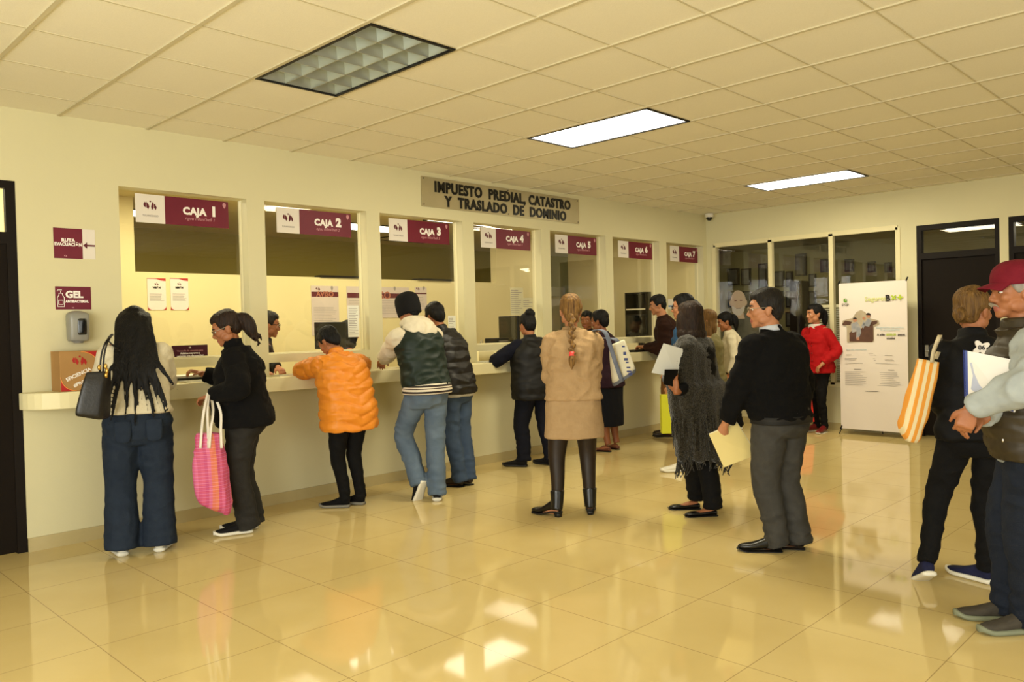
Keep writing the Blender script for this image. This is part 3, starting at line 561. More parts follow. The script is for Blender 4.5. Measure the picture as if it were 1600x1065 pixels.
# ------------------------------------------------------------------ roll-up poster
PT = (8.985, -2.08); PB = (8.935, -2.915); PX = np.array([*PT, 0]); PV = np.array([PB[0]-PT[0], PB[1]-PT[1], 0]); PWD = np.linalg.norm(PV); PV /= PWD; PN = np.array([PV[1], -PV[0], 0]); PN *= -1 if PN[0] > 0 else 1
t = thing('roll_up_banner', (8.96, -2.5, 0), 'tall white insurance banner on a thin stand, reading Seguros BX+', 'banner')
zb, zt = .07, 1.915
def pf(u, d, v): return tuple(PX+PV*u*PWD+PN*d+np.array([0, 0, v]))
s = S(); nu, nv = 14, 30; g = []
for j in range(nv+1):
    for i in range(nu+1):
        u, v = i/nu, j/nv; bulge = .010*math.sin(u*math.pi*1.0)*math.sin(v*math.pi)+.006*math.sin(7*u+11*v)*(1-v)*u*(1-u)*4
        g.append((u, bulge, zb+(zt-zb)*v))
vs = [pf(u, .0+d, v) for u, d, v in g]+[pf(u, -.003+d, v) for u, d, v in g]; n_ = len(g); fs = []
for j in range(nv):
    for i in range(nu): a_ = j*(nu+1)+i; fs += [(a_, a_+1, a_+nu+2, a_+nu+1), (a_+n_, a_+nu+1+n_, a_+nu+2+n_, a_+1+n_)]
s.add(vs, fs); s.build('banner_sheet', mat('banner_vinyl', (222, 212, 202), .35, .4), t, True)
s = S(); s.tube([pf(.0, -.012, zt+.02), pf(.5, -.03, 1.0), pf(1, -.012, zb-.02)], .005, n=6, smooth=False).tube([pf(1., -.012, zt+.02), pf(.5, -.03, 1.0), pf(0, -.012, zb-.02)], .005, n=6, smooth=False)
s.tube([pf(.5, -.03, 1.0), pf(.5, -.25, .0)], .006, n=6, smooth=False); s.tube([pf(0, -.012, zb-.0), pf(0, .05, .006)], .007, n=6, smooth=False).tube([pf(1, -.012, zb-.0), pf(1, .05, .006)], .007, n=6, smooth=False)
s.build('stand_poles', m_black, t); s = S()
for u, v in ((.0, zt), (1., zt), (0, zb), (1, zb)): s.tube([pf(u-.01, .002, v-.01), pf(u+.015, .0, v+.035)], .009, n=6, smooth=False)
s.build('corner_clips', m_black, t)
def pr(name, polys, m, d=.0125, th=.001):
    s = S()
    for p in polys: s.prism([(u, zb+(zt-zb)*v) for u, v in p], d, d+th, pf)
    return s.build(name, m, t)
def rect(u0, u1, v0, v1): return [(u0, v0), (u1, v0), (u1, v1), (u0, v1)]
PM = Matrix(((PV[0], 0, PN[0], 0), (PV[1], 0, PN[1], 0), (0, 1, 0, 0), (0, 0, 0, 1)))
def pt(body, u, v, size, m, name, **k): return text(body, size, m, t, name, Matrix.Translation(pf(u, .0145, zb+(zt-zb)*v)) @ PM, **k)
mg = mat('lime_print', (168, 190, 50), .5); mlg = mat('pale_lime_print', (206, 210, 130), .5); mlb = mat('pale_blue_print', (176, 196, 200), .5)
pt('Seguros', .56, .885, .085, mlg, 'brand_lettering', bold=.001); pt('B', .735, .885, .105, m_ink, 'brand_initial', bold=.004); pt('×+', .865, .885, .125, mg, 'brand_mark', bold=.004)
ring = [(.105+.03*math.cos(a), .883+.0135*math.sin(a)) for a in np.linspace(.3, 2*math.pi-.2, 14)]+[(.112+.014*math.cos(a), .886+.006*math.sin(a)) for a in np.linspace(2*math.pi-.2, .3, 14)]
pr('round_logo', [ring], mat('green_print', (96, 150, 40), .5)); pt('pcp', .105, .857, .05, m_ink, 'logo_lettering', xs=1.3)
fr_ = [(.12, .60)]+[(.13+.0, .595)]+[(.5, .595), (.53, .605), (.53, .70), (.61, .715), (.60, .74), (.48, .755), (.40, .80), (.34, .815), (.27, .80), (.21, .76), (.06, .745), (.05, .72), (.12, .705)]
pr('printed_photo', [fr_], mat('photo_beige', (182, 170, 146), .5, noise=(9, .3, (160, 142, 116))))
pr('photo_sofa', [[(.16, .60), (.5, .597), (.52, .61), (.52, .715), (.42, .73), (.35, .69), (.24, .685), (.16, .66)], [(.05, .722), (.10, .745), (.20, .735), (.18, .715), (.06, .712)], [(.42, .73), (.58, .74), (.58, .72), (.46, .70)]], mat('photo_brown', (96, 66, 52), .5, noise=(14, .3, (74, 50, 42))), .0136)
pr('photo_people', [[(.19, .72), (.28, .735), (.33, .70), (.34, .66), (.3, .62), (.26, .62), (.27, .67), (.2, .66)], [(.36, .71), (.44, .755), (.5, .74), (.46, .70)], [(.34, .70), (.38, .74), (.40, .72), (.38, .69)]], mat('photo_shirt', (170, 164, 160), .5, noise=(16, .25, (120, 128, 140))), .0147)
pr('photo_skin', [[(.25+.03*math.cos(a), .745+.012*math.sin(a)) for a in np.linspace(0, 6.0, 9)], [(.385+.025*math.cos(a), .757+.011*math.sin(a)) for a in np.linspace(0, 6.0, 9)], [(.45+.03*math.cos(a), .772+.013*math.sin(a)) for a in np.linspace(0, 6.0, 9)], rect(.27, .31, .61, .63)], mat('photo_skin', (176, 124, 96), .5), .0157)
pr('photo_hair', [[(.25+.033*math.cos(a), .75+.014*math.sin(a)) for a in np.linspace(.2, 3.0, 7)], [(.45+.036*math.cos(a), .778+.015*math.sin(a)) for a in np.linspace(-.2, 3.0, 7)]], mat('photo_hair', (44, 30, 24), .5), .0167)
pt('Aseguramos tus sueños,\nte acompañamos', .76, .685, .034, mlb, 'slogan_lettering', lead=.85); pt('A sólo', .63, .645, .036, m_ink, 'price_lettering', bold=.001); pt('$500.00', .775, .645, .036, mg, 'price_figure', bold=.001); pt('pesos', .92, .645, .036, m_ink, 'price_unit', bold=.001); pt('anuales', .77, .622, .034, m_ink, 'price_term', bold=.001)
pt('Para más información', .26, .545, .03, mlb, 'heading_lettering')
rr = random.Random(11)
for nm, mm, blocks in (('table_text', m_grey, [(.08, .3, .47, .49, 2), (.44, .56, .47, .49, 2), (.68, .82, .47, .49, 2), (.08, .92, .448, .458, 1), (.08, .42, .3, .40, 8), (.56, .92, .3, .40, 8)]), ('table_headings', m_ink, [(.1, .2, .505, .512, 1), (.44, .54, .518, .524, 1), (.42, .56, .506, .512, 1), (.68, .82, .506, .512, 1), (.22, .36, .408, .414, 1), (.72, .82, .408, .414, 1), (.38, .62, .262, .268, 1)])):
    s = S()
    for u0, u1, v0, v1, n in blocks:
        for i in range(n):
            v = v1-(v1-v0)*(i+.5)/n; hh = .0013; s.prism([(u0, zb+(zt-zb)*(v-hh)), (u1-(u1-u0)*.35*rr.random(), zb+(zt-zb)*(v-hh)), (u1-(u1-u0)*.3*rr.random(), zb+(zt-zb)*(v+hh)), (u0, zb+(zt-zb)*(v+hh))], .0105, .0115, pf)
    s.build(nm, mm, t)
# portrait cut-out standing behind the glazed wall
PO = on(1154, 480, 0, BX+.5)
t = thing('portrait_board', (BX+.5, PO[1], 0), 'life-size cut-out board of a bald white-bearded man behind the glazed end wall', 'cutout'); X0 = BX+.5
def bf(u, d, v): return (X0-d, PO[1]-u, v)
oval = lambda cu, cv, ru, rv: [(cu+ru*math.cos(a), cv+rv*math.sin(a)) for a in np.linspace(0, 2*math.pi, 20)[:-1]]
hz = on(1154, 472, 0, X0)[2]
S().prism([(.125*math.cos(a)*(1-.12*max(0, -math.sin(a))), hz+.18*math.sin(a)) for a in np.linspace(0, 6.28, 28)[:-1]], 0, .012, bf).prism(oval(-.125, hz-.01, .02, .04), 0, .011, bf).prism(oval(.125, hz-.01, .02, .04), 0, .011, bf).prism([(-.06, hz-.12), (.07, hz-.12), (.1, hz-.25), (-.09, hz-.25)], 0, .009, bf).build('printed_head', mat('printed_pale_skin', (208, 184, 160), .6), t)
S().prism([(-.25, .01), (.36, .01), (.38, hz-.3), (.16, hz-.17), (-.09, hz-.17), (-.28, hz-.28)], -.012, .0, bf).build('printed_jacket', mat('printed_grey_jacket', (96, 96, 88), .6, noise=(9, .2, (66, 68, 64))), t)
S().prism([(-.10, hz-.05), (-.03, hz-.09), (.04, hz-.09), (.11, hz-.05), (.10, hz-.13), (.04, hz-.2), (-.05, hz-.2), (-.10, hz-.13)], .0125, .014, bf).build('printed_beard', mat('printed_white_beard', (214, 206, 196), .6), t)
s = S().prism([(-.06, hz+.02), (-.02, hz+.02), (-.02, hz+.032), (-.06, hz+.03)], .0125, .0135, bf).prism([(.03, hz+.02), (.07, hz+.02), (.07, hz+.03), (.03, hz+.032)], .0125, .0135, bf).prism([(-.03, hz-.095), (.04, hz-.095), (.04, hz-.088), (-.03, hz-.088)], .0145, .0155, bf); s.build('printed_features', m_inkm, t)

# ================================================================== people
V = lambda *a: np.array(a, float)
def nrm(v): return v/(np.linalg.norm(v)+1e-12)
def rotm(yaw=0, pitch=0, roll=0):                   # yaw to the left, pitch = nod down, roll = tilt to the right shoulder (degrees)
    return np.array(Euler((R(-pitch), R(roll), R(yaw)), 'YXZ').to_matrix())
SKIN = {'a': mat('tan_skin', (160, 103, 66), .5, .35, noise=(14, .25, (148, 92, 57)), bump=(120, .05)), 'b': mat('fair_skin', (180, 124, 86), .5, .35, noise=(14, .25, (168, 112, 76)), bump=(120, .05)), 'c': mat('brown_skin', (136, 82, 50), .5, .35, noise=(14, .25, (124, 72, 43)), bump=(120, .05))}
LIP = mat('lips', (150, 84, 70), .45); EYEW = mat('eye_white', (222, 214, 204), .25); IRIS = mat('dark_iris', (24, 16, 12), .15)
def hairm(name, rgb, rgb2, rough=.52): return mat(name, rgb, rough, .22, noise=(34, .2, rgb2), bump=(55, 1.0), stretch=(2.2, 2.2, .25))
BLK = hairm('black_hair', (10, 8, 7), (5, 4, 4)); BRN = hairm('dark_brown_hair', (46, 29, 17), (22, 13, 8)); BLD = hairm('streaked_brown_hair', (150, 112, 58), (70, 44, 20)); GRY = hairm('greying_dark_hair', (34, 29, 23), (16, 13, 10)); DBL = hairm('dark_blond_hair', (120, 88, 42), (74, 50, 22))
def ik(a, b, l1, l2, pole):
    d = b-a; L = np.linalg.norm(d); L2 = min(L, (l1+l2)*.998); b = a+d/L*L2; d = b-a
    x = (l1*l1-l2*l2+L2*L2)/(2*L2); h = math.sqrt(max(l1*l1-x*x, 0)); u = d/L2; p = np.asarray(pole, float); p = p-u*(p@u)
    return a+u*x+nrm(p)*h, b
class Person:
    def __init__(P, label, loc, face, h=1.65, b=1.0, lean=(2, 6), side=0, hipfwd=0., hipx=0., hipdrop=0., twist=0, head=(0, 0, 0), feet=None, hands=None, poles=None, hdir=None, grip=(.5, .5), skin='a', hair=BLK, sex='f', group='people waiting in the hall', vox=.0065, shrug=0., headscale=1.):
        P.root = empty('person', (loc[0], loc[1], 0), R(face-90)); tag(P.root, label, 'person', group)
        P.loc = V(loc[0], loc[1], 0); a = R(face-90); P.Rz = np.array([[math.cos(a), -math.sin(a), 0], [math.sin(a), math.cos(a), 0], [0, 0, 1]])
        s = P.s = h/1.70; P.b = b; P.h = h; P.sex = sex; P.skin = SKIN[skin]; P.hair = hair; P.seed = len(label)
        P.hip = V(hipx, hipfwd, .90*s-hipdrop); P.lean = lean; P.side = side; P.twist = twist
        us = np.linspace(0, .56*s, 57); P.us = us; pts = [P.hip.copy()]
        for u in us[1:]: pts.append(pts[-1]+P.tan(u)*(us[1]-us[0]))
        P.pts = np.array(pts)
        nb = P.at(.545*s); P.neck = nb
        hy, hp, hr = head; P.HM = rotm(hy, hp, hr); base = rotm(hy*.5, (lean[1]+hp)*.5, hr*.5)
        P.hs = headscale*(1.07 if sex == 'm' else 1.05)
        P.hc = nb+base@V(0, .022, .145*s)
        # shoulders, arms
        S2 = P.frame(.47*s); wv = (.178 if sex == 'm' else .158)*s*(.75+.25*b)
        P.sh = {k: P.at(.452*s)+S2[0]*sg*wv+V(0, 0, shrug)+S2[1]*.0 for k, sg in (('L', -1), ('R', 1))}
        hands = hands or {}; poles = poles or {}; P.el = {}; P.wr = {}; P.hd = {}
        for k, sg in (('L', -1), ('R', 1)):
            tgt = hands.get(k); tgt = P.sh[k]+V(sg*.07, .05, -.53*s) if tgt is None else (P.l(tgt) if len(tgt) == 3 else V(*tgt[:3]))
            pole = V(*poles[k]) if k in poles else V(sg*.5, -1, -.25)
            P.el[k], P.wr[k] = ik(P.sh[k], tgt, .295*s, .255*s, pole)
            P.hd[k] = nrm(P.wr[k]-P.el[k]) if k not in (hdir or {}) else nrm(P.Rz.T@V(*hdir[k]))
        # legs
        feet = feet or {}; P.ft = {}; P.kn = {}; P.an = {}; P.hj = {}
        for k, sg in (('L', -1), ('R', 1)):
            fx, fy, toe, lift = feet.get(k, (sg*.1, 0, -sg*8 if sg > 0 else 8, 0)); P.ft[k] = (fx, fy, toe, lift)
            P.hj[k] = P.hip+V(sg*.088*s*b**.5, 0, -.02*s)
            F_ = P.footm(k); an = F_@V(0, -.045*s, .085*s)+P.footo(k)
            P.an[k] = an; fd = F_@V(0, 1, 0)
            P.kn[k], P.an[k] = ik(P.hj[k], an, .412*s, .392*s, nrm(fd+V(0, .6, 0)))
    def l(P, w): return P.Rz.T@(np.asarray(w, float)-P.loc)
    def tan(P, u):
        t = min(max(u/(.5*P.s), 0), 1); a = R(P.lean[0]+(P.lean[1]-P.lean[0])*t); r = R(P.side)*min(1, t*2+.3); return V(math.sin(r)*math.cos(a), math.sin(a)*math.cos(r), math.cos(a)*math.cos(r))
    def at(P, u):
        if u <= 0: return P.hip+V(0, 0, u)
        return np.array([np.interp(u, P.us, P.pts[:, i]) for i in range(3)])
    def frame(P, u):
        t = P.tan(u) if u > 0 else V(0, 0, 1); tw = R(P.twist)*min(max(u/(.5*P.s), 0), 1); x = V(math.cos(tw), math.sin(tw), 0); x = nrm(x-t*(x@t)); return x, np.cross(t, x), t
    def footm(P, k):
        fx, fy, toe, lift = P.ft[k]; return rotm(toe, lift, 0)
    def footo(P, k):
        fx, fy, toe, lift = P.ft[k]; Y = rotm(toe, 0, 0); bl = V(0, .10*P.s, 0); return V(fx, fy, 0)+Y@bl-P.footm(k)@bl
    def prof(P, u):                                  # half width, half depth, forward offset of the torso at a height above the hip
        s = P.s; m = P.sex == 'm'
        K = np.array([[-.12, .155, .105, -.01], [0, .168 if m else .178, .118, -.012], [.07, .155 if m else .162, .112, -.004], [.15, .145 if m else .132, .105, .004], [.27, .155 if m else .142, .112, .0], [.38, .172 if m else .155, .116, -.004], [.45, .168 if m else .148, .10, -.008], [.50, .125 if m else .112, .078, -.008], [.545, .07, .066, 0]])
        r = [np.interp(u/s, K[:, 0], K[:, i])*s for i in (1, 2, 3)]; bb = P.b if u < .4*s else 1+(P.b-1)*max(0, 1-(u/s-.4)/.12)
        return r[0]*bb, r[1]*(bb*1.08-.08), r[2]
    # ---- the body: one skin
    def hand(P, s_, k, grip):
        s = P.s*.97; sg = -1 if k == 'L' else 1; d = P.hd[k]; w0 = P.wr[k]
        side = V(1, 0, 0)*sg; side = P.handside[k] if k in P.handside else nrm(np.cross(d, V(0, 0, 1))) if abs(d[2]) < .75 else nrm(V(0, 1, 0)-d*d[1])
        if abs(d[2]) < .75 and k not in P.handside: side = side*(-sg)        # side points to the thumb
        n = nrm(np.cross(d, side)); 
        if k in P.palm: n = n if n@V(*P.palm[k]) > 0 else -n
        else:
            n = n if (n[2] > 0 if abs(d[2]) < .75 else n@V(sg, 0, 0) > 0) else -n     # back of the hand
        s_.loft([(w0-d*.02, side*.026*s, n*.02*s), (w0+d*.015*s, side*.028*s, n*.018*s), (w0+d*.05*s, side*.04*s, n*.0165*s), (w0+d*.088*s, side*.042*s, n*.0145*s), (w0+d*.1*s, side*.036*s, n*.01*s)], n=14, p=2.6)
        for i, (o, L, sp) in enumerate(((.031, .072, 5), (.0105, .08, 1.5), (-.0105, .075, -2), (-.031, .06, -6))):
            b = w0+d*.088*s+side*o*s; a = R(sp); dd = d*math.cos(a)+side*math.sin(a); pts = [b-d*.01, b]; cur = 0
            for j, fr in enumerate((.45, .3, .25)):
                cur += R(grip*(55, 60, 40)[j]*(1+.08*i)); pts.append(pts[-1]+(dd*math.cos(cur)-n*math.sin(cur))*L*s*fr)
            s_.tube(pts, [.0088*s, .0088*s, .0084*s, .0078*s, .006*s], n=8, sub=3)
        tb = w0+d*.03*s+side*.03*s; a = nrm(d*.65+side*.72-n*.25); a2 = nrm(d*.95+side*.15-n*(.35+.4*grip))
        s_.tube([tb-a*.02*s, tb+a*.028*s, tb+a*.03*s+a2*.026*s, tb+a*.03*s+a2*.05*s], [.0135*s, .0115*s, .0098*s, .007*s], n=8, sub=3)
    handside = {}; palm = {}
    def H(P, x, y, z): return P.hc+P.HM@(V(x, y, z)*P.hs)
    def body(P, grips=(.5, .5), handside=None, palm=None, stubble=None, vox=.0065, legs=True, bare_leg=False):
        P.handside = {k: nrm(P.Rz.T@V(*v)) for k, v in (handside or {}).items()}; P.palm = {k: P.Rz.T@V(*v) for k, v in (palm or {}).items()}
        s = P.s; S_ = S(); M = P.HM; hs = P.hs; f = 1 if P.sex == 'm' else .94
        E = lambda c, r: S_.ell(P.H(*c), V(*r)*hs, M)
        E((0, -.014, .038), (.074, .094, .078)); E((0, .012, .005), (.068*f, .078, .088)); E((0, .026, -.045), (.056*f, .06, .058)); E((0, .052, -.082), (.036*f, .034, .026))
        E((0, .064, .036), (.052, .022, .016)); 
        for g in (-1, 1):
            E((g*.036, .056, -.022), (.026, .024, .026)); E((g*.05, .01, -.06), (.018, .04, .03)); E((g*.073, -.012, -.012), (.009, .02, .033)); E((g*.077, -.018, .0), (.008, .018, .018)); E((g*.033, .074, .016), (.02, .01, .0055)); E((g*.014, .085, -.035), (.0095, .0105, .009))
        S_.loft([(P.H(0, .072, .018), M@V(.010, 0, 0), M@V(0, .014, .004)), (P.H(0, .086, -.008), M@V(.0105, 0, 0), M@V(0, .014, .003)), (P.H(0, .098, -.03), M@V(.014, 0, 0), M@V(0, .013, .003)), (P.H(0, .088, -.042), M@V(.012, 0, 0), M@V(0, .012, 0))], n=10)
        E((0, .078, -.061), (.024, .014, .0065)); E((0, .077, -.072), (.021, .014, .0075)); E((0, .068, -.097), (.022, .018, .014))
        nb = P.neck; up = P.H(0, -.016, -.05); nr = (.058 if P.sex == 'm' else .048)*s
        S_.tube([nb-(up-nb)*.55, nb, up, P.H(0, -.012, -.01)], [nr*1.25, nr*1.06, nr, nr*.95], n=16)
        secs = [];  ease = -.012
        for u in (-.1, 0, .07, .15, .27, .38, .45, .5, .54):
            u *= s; hw, hd, yo = P.prof(u); x, y, t = P.frame(u); secs.append((P.at(u)+y*yo, x*(hw+ease), y*(hd+ease)))
        S_.loft(secs, n=24, sub=3, p=2.3)
        for i, k in enumerate('LR'):
            sh, el, wr = P.sh[k], P.el[k], P.wr[k]; inn = P.at(.43*s)
            S_.tube([inn*.5+sh*.5, sh, sh*.5+el*.5, el, el*.5+wr*.5, wr, wr+P.hd[k]*.02], V(.055, .052, .046, .039, .037, .026, .024)*s*(.85+.15*P.b), n=12)
            P.hand(S_, k, grips[i])
            hj, kn, an = P.hj[k], P.kn[k], P.an[k]; fm = P.footm(k); fo = P.footo(k)
            q = (1.05 if bare_leg else .72)*P.b**.4
            S_.tube([hj+V(0, 0, .03), hj*.6+kn*.4, kn+(hj-kn)*.08, kn-(kn-an)*.28+fm@V(0, -.012, 0), kn*.25+an*.75, an], V(.085, .074, .054, .056, .038, .036)*s*q, n=14)
            S_.loft([(fo+fm@V(0, -.06*s, .045*s), fm@V(.02*s, 0, 0), fm@V(0, 0, .022*s)), (fo+fm@V(0, 0, .042*s), fm@V(.024*s, 0, 0), fm@V(0, 0, .03*s)), (fo+fm@V(0, .08*s, .03*s), fm@V(.028*s, 0, 0), fm@V(0, 0, .014*s)), (fo+fm@V(0, .13*s, .025*s), fm@V(.022*s, 0, 0), fm@V(0, 0, .008*s))], n=10)
        o = S_.fuse('body', [P.skin, LIP], P.root, vox, 4, .5); me = o.data
        co = np.empty(len(me.polygons)*3, np.float32); me.polygons.foreach_get('center', co); q = (co.reshape(-1, 3)-P.hc)@M/hs
        lip = (abs(q[:, 0]) < .026-abs(q[:, 2]+.0665)*.9) & (abs(q[:, 2]+.0665) < .0125) & (q[:, 1] > .06); me.polygons.foreach_set('material_index', lip.astype(np.int32))
        for g in (-1, 1):
            e = S(); e.ell(P.H(g*.032, .0695, .001), V(.0135, .0112, .0068)*hs, M, 12, 8); e.cur = 1; e.ell(P.H(g*.032, .0775, .001), V(.0058, .005, .0062)*hs, M, 10, 6); e.build('eye', [EYEW, IRIS], P.root, True)
            S().tube([P.H(g*.015, .0845, .0215), P.H(g*.032, .083, .027), P.H(g*.05, .07, .022)], V(.004, .0045, .0025)*hs, n=6).build('eyebrow', P.browm if hasattr(P, 'browm') else P.hair, P.root, True)
        return o
    # ---- clothes
    def top(P, name, m, hem=-.12, box=0., ease=.014, flare=0., arms='LR', torso=True, sl=(.062, .057, .05, .043), send=.97, collar=0., belly=0., quilt=None, wr=.006, vox=.011, it=7, hemw=None, neckw=0., low=None):
        s = P.s; S_ = S()
        if torso:
            secs = []; us = [u for u in (-.30, -.22, -.15, -.08, 0, .07, .15, .22, .29, .38, .45, .49, .525) if u > hem+.03]; us = [hem]+us
            for u in us:
                hw, hd, yo = P.prof(max(u, -.05)*s); x, y, t = P.frame(u*s); hw = max(hw, box*.178*s*P.b) if u < .36 else hw; hd = max(hd, box*.118*s*(P.b*1.08-.08)) if u < .36 else hd; fl = flare*max(0, (.25-u)/.35); bl = belly*math.exp(-((u-.12)/.13)**2)
                e = ease*(1 if u < .44 else .6); secs.append((P.at(u*s)+y*(yo+bl*.5), x*(hw+e+fl), y*(hd+e+fl*.7+bl*.5)))
            if neckw: secs[-1] = (secs[-1][0], secs[-1][1]*(1+neckw), secs[-1][2]*(1+neckw))
            S_.loft(secs, n=30, sub=3, p=2.35)
        for k in arms:
            sh, el, w_ = P.sh[k], P.el[k], P.wr[k]; inn = P.at(.43*s); e = el+(w_-el)*(send-.0); bb = .7+.3*P.b
            S_.tube([inn*.45+sh*.55+V(0, 0, -.022), sh+V(0, 0, -.012), sh*.55+el*.45, el, el*.5+e*.5, e], np.array([sl[0]*.92, sl[0]*.98, sl[1], sl[1]*.98, sl[2], sl[3]])*s*bb, n=16, sub=5)
        if collar:
            x, y, t = P.frame(.53*s); c = P.at(.525*s); nr = .072*s
            d = nrm(P.H(0, -.01, -.05)-c); S_.loft([(c-d*.03, x*nr*1.25, y*nr*1.2), (c+d*.01, x*nr*1.08, y*nr*1.05), (c+d*collar, x*nr*1.0, y*nr*1.0)], n=20)
        ws = wrinkle(wr, seed=P.seed)
        def disp(co, no):
            d = ws(co, no)
            if quilt:
                per, amp, chev = quilt; ta = np.zeros(len(co)); arm = np.zeros(len(co), bool)
                hw, hd, yo = P.prof(.25*s)
                for k in arms:
                    L0 = 0
                    for a, b, r in ((P.sh[k], P.el[k], .075), (P.el[k], P.wr[k], .068)):
                        ab = b-a; L = np.linalg.norm(ab); tt = np.clip(((co-a)@ab)/L**2, 0, 1); dist = np.linalg.norm(co-a-tt[:, None]*ab, axis=1)
                        ax = P.at(.3*s); out = np.hypot((co[:, 0]-ax[0])/(hw+ease+.012), (co[:, 1]-np.interp(co[:, 2], P.pts[:, 2], P.pts[:, 1]))/(hd+ease+.012)) > 1.0
                        q = (dist < r*s*1.25) & (out | (tt > .35) & (L0 > 0)); ta[q] = (L0+tt*L)[q]; arm |= q; L0 += L
                z = co[:, 2]+np.minimum(abs(co[:, 0]), .17)*chev; ph = np.where(arm, ta, z)/per
                d = d+amp*(np.sqrt(abs(np.sin(math.pi*ph)))-.75)
            return d
        return S_.fuse(name, m, P.root, vox, it, .5, disp)
    def pants(P, name, m, top=.14, ease=.008, r=(.094, .068, .056), hemr=None, hem=.03, wr=.005, vox=.010, belly=0., crop=0, knee_wr=0.004, wide=0):
        s = P.s; S_ = S(); secs = []
        for u in (-.10, -.05, 0, .06, top):
            hw, hd, yo = P.prof(u*s); x, y, t = P.frame(u*s); secs.append((P.at(u*s)+y*yo, x*(hw+ease), y*(hd+ease)))
        hw, hd, yo = P.prof(-.1*s); secs.insert(0, (P.at(-.15*s)+V(0, yo+.008, 0), V(hw*.97+ease, 0, 0), V(0, hd*.84, 0))); S_.loft(secs, n=28, sub=3, p=2.3); b4 = P.b**.5; hwh = P.prof(0)[0]*.97
        for k in 'LR':
            hj, kn, an = P.hj[k], P.kn[k], P.an[k]; fm = P.footm(k); dn = nrm(an-kn); end = an+dn*(.075*s-hem) if not crop else kn+(an-kn)*crop
            hr = hemr or r[2]; S_.tube([hj+V(0, 0, .02), hj*.62+kn*.38, kn, kn*.5+an*.5+fm@V(0, -.006, 0), end], np.array([max(r[0]*b4, (hwh-abs(hj[0]-P.hip[0]))/s), max((r[0]*.62+r[1]*.42)*b4, wide*(hwh-abs(hj[0]-P.hip[0]))/s), r[1]*b4**.5, r[1]*.45+hr*.55, hr])*s, n=18, sub=5)
        ws = wrinkle(wr, (10, 10, 15), P.seed+3)
        def disp(co, no):
            d = ws(co, no)
            if knee_wr: d = d+knee_wr*np.sin(co[:, 2]*95+6*vnoise(co*7))*np.clip(1-abs(co[:, 2]-.10*s)/.16, 0, 1)
            return d
        return S_.fuse(name, m, P.root, vox, 5, .5, disp)
    def skirt(P, name, m, top=.12, bottom=.5, w=(.19, .2), d=(.135, .145), wr=.004, vox=.011):
        s = P.s; S_ = S(); secs = []
        hw, hd, yo = P.prof(top*s); x, y, t = P.frame(top*s); secs.append((P.at(top*s), x*(hw+.012), y*(hd+.012)))
        zb = bottom*s; z0 = P.hip[2]
        for t_ in (0., .35, .7, 1.): secs.append((V(P.hip[0], P.hip[1]-.008, z0-.02+(zb-z0+.02)*t_), V(w[0]+(w[1]-w[0])*t_, 0, 0)*s, V(0, d[0]+(d[1]-d[0])*t_, 0)*s))
        S_.loft(secs, n=32, sub=4, p=2.4); return S_.fuse(name, m, P.root, vox, 5, .5, wrinkle(wr, (8, 8, 4), P.seed))
    def shoes(P, m, msole, kind='sneaker', name='shoe', w=1.0, shaft=None, k2='LR', L=1.0):
        s = P.s
        for k in k2:
            fm = P.footm(k); fo = P.footo(k); A = lambda x, y, z: fo+fm@(V(x*w, y*L, z)*s); X = lambda r: fm@V(r*w*s, 0, 0); Z = lambda r: fm@V(0, 0, r*s)
            sh = S(); so = S(); hh = {'heel': .035, 'sneaker': .012, 'flat': .004}.get(kind, .01); lo = .012+(.0 if kind != 'flat' else -.006)
            if kind == 'flat': sec = [(-.078, .022, .012, .045), (-.06, .031, .012, .052), (.0, .03, .012, .045), (.06, .037, .012, .04), (.12, .04, .012, .042), (.165, .03, .012, .034), (.185, .012, .014, .024)]
            else: sec = [(-.08, .022, .02, .075), (-.062, .034, .018, .092), (0, .035, .018, .098), (.05, .038, .018, .08), (.10, .043, .016, .062), (.15, .04, .016, .052), (.185, .028, .018, .044), (.2, .012, .02, .034)]
            dz = .03 if kind == 'heel' else 0
            sh.loft([(A(0, y, (a+c)/2+dz*max(0, min(1, (.09-y)/.1))), X(r), Z((c-a)/2)) for y, r, a, c in sec], n=16, p=2.6)
            if shaft:
                an = P.an[k]; kn = P.kn[k]; top_ = an+(kn-an)*shaft[0]
                sh.tube([an-(kn-an)*.08+fm@V(0, .005, 0), an+(kn-an)*shaft[0]*.5, top_], V(.046, shaft[1]*.5+.023, shaft[1])*s, n=16)
            o = sh.fuse(name, m, P.root, .0075, 3, .5)
            if kind == 'heel':
                so.loft([(A(0, y, .008+.03*max(0, min(1, (.09-y)/.1))), X(r*1.03), Z(.008)) for y, r, a, c in sec], n=16, p=2.8); so.loft([(A(0, -.05, .03), X(.03), fm@V(0, .03*s, 0)), (A(0, -.052, .0), X(.025), fm@V(0, .026*s, 0))], n=14, sub=2, p=3)
            else:
                t_ = .030 if kind == 'sneaker' else .010
                so.loft([(A(0, y*1.03, t_/2+(.012 if y > .17 else 0)), X(r*1.1+.003), Z(t_/2)) for y, r, a, c in sec], n=16, p=3)
            so.build('sole', msole, o, True)
    # ---- hair
    def hairdo(P, style, m=None, vox=.0065, extra=None):
        m = m or P.hair; S_ = S(); M = P.HM; hs = P.hs; s = P.s
        E = lambda c, r: S_.ell(P.H(*c), V(*r)*hs, M)
        E((0, -.024, .05), (.083, .094, .083)); E((0, .0, .075), (.066, .082, .052)); E((0, -.058, -.0), (.07, .054, .07))
        for g in (-1, 1): E((g*.062, -.02, .03), (.024, .056, .045))
        T = lambda pts, r, n=12: S_.tube([P.H(*p) for p in pts], np.array(r)*hs, n=n)
        TG = lambda a, b, r: S_.tube([P.H(*p) for p in a]+[P.H(*a[-1])+V(*q)*hs for q in b], np.array(r)*hs, n=12)      # hangs straight down from the tie
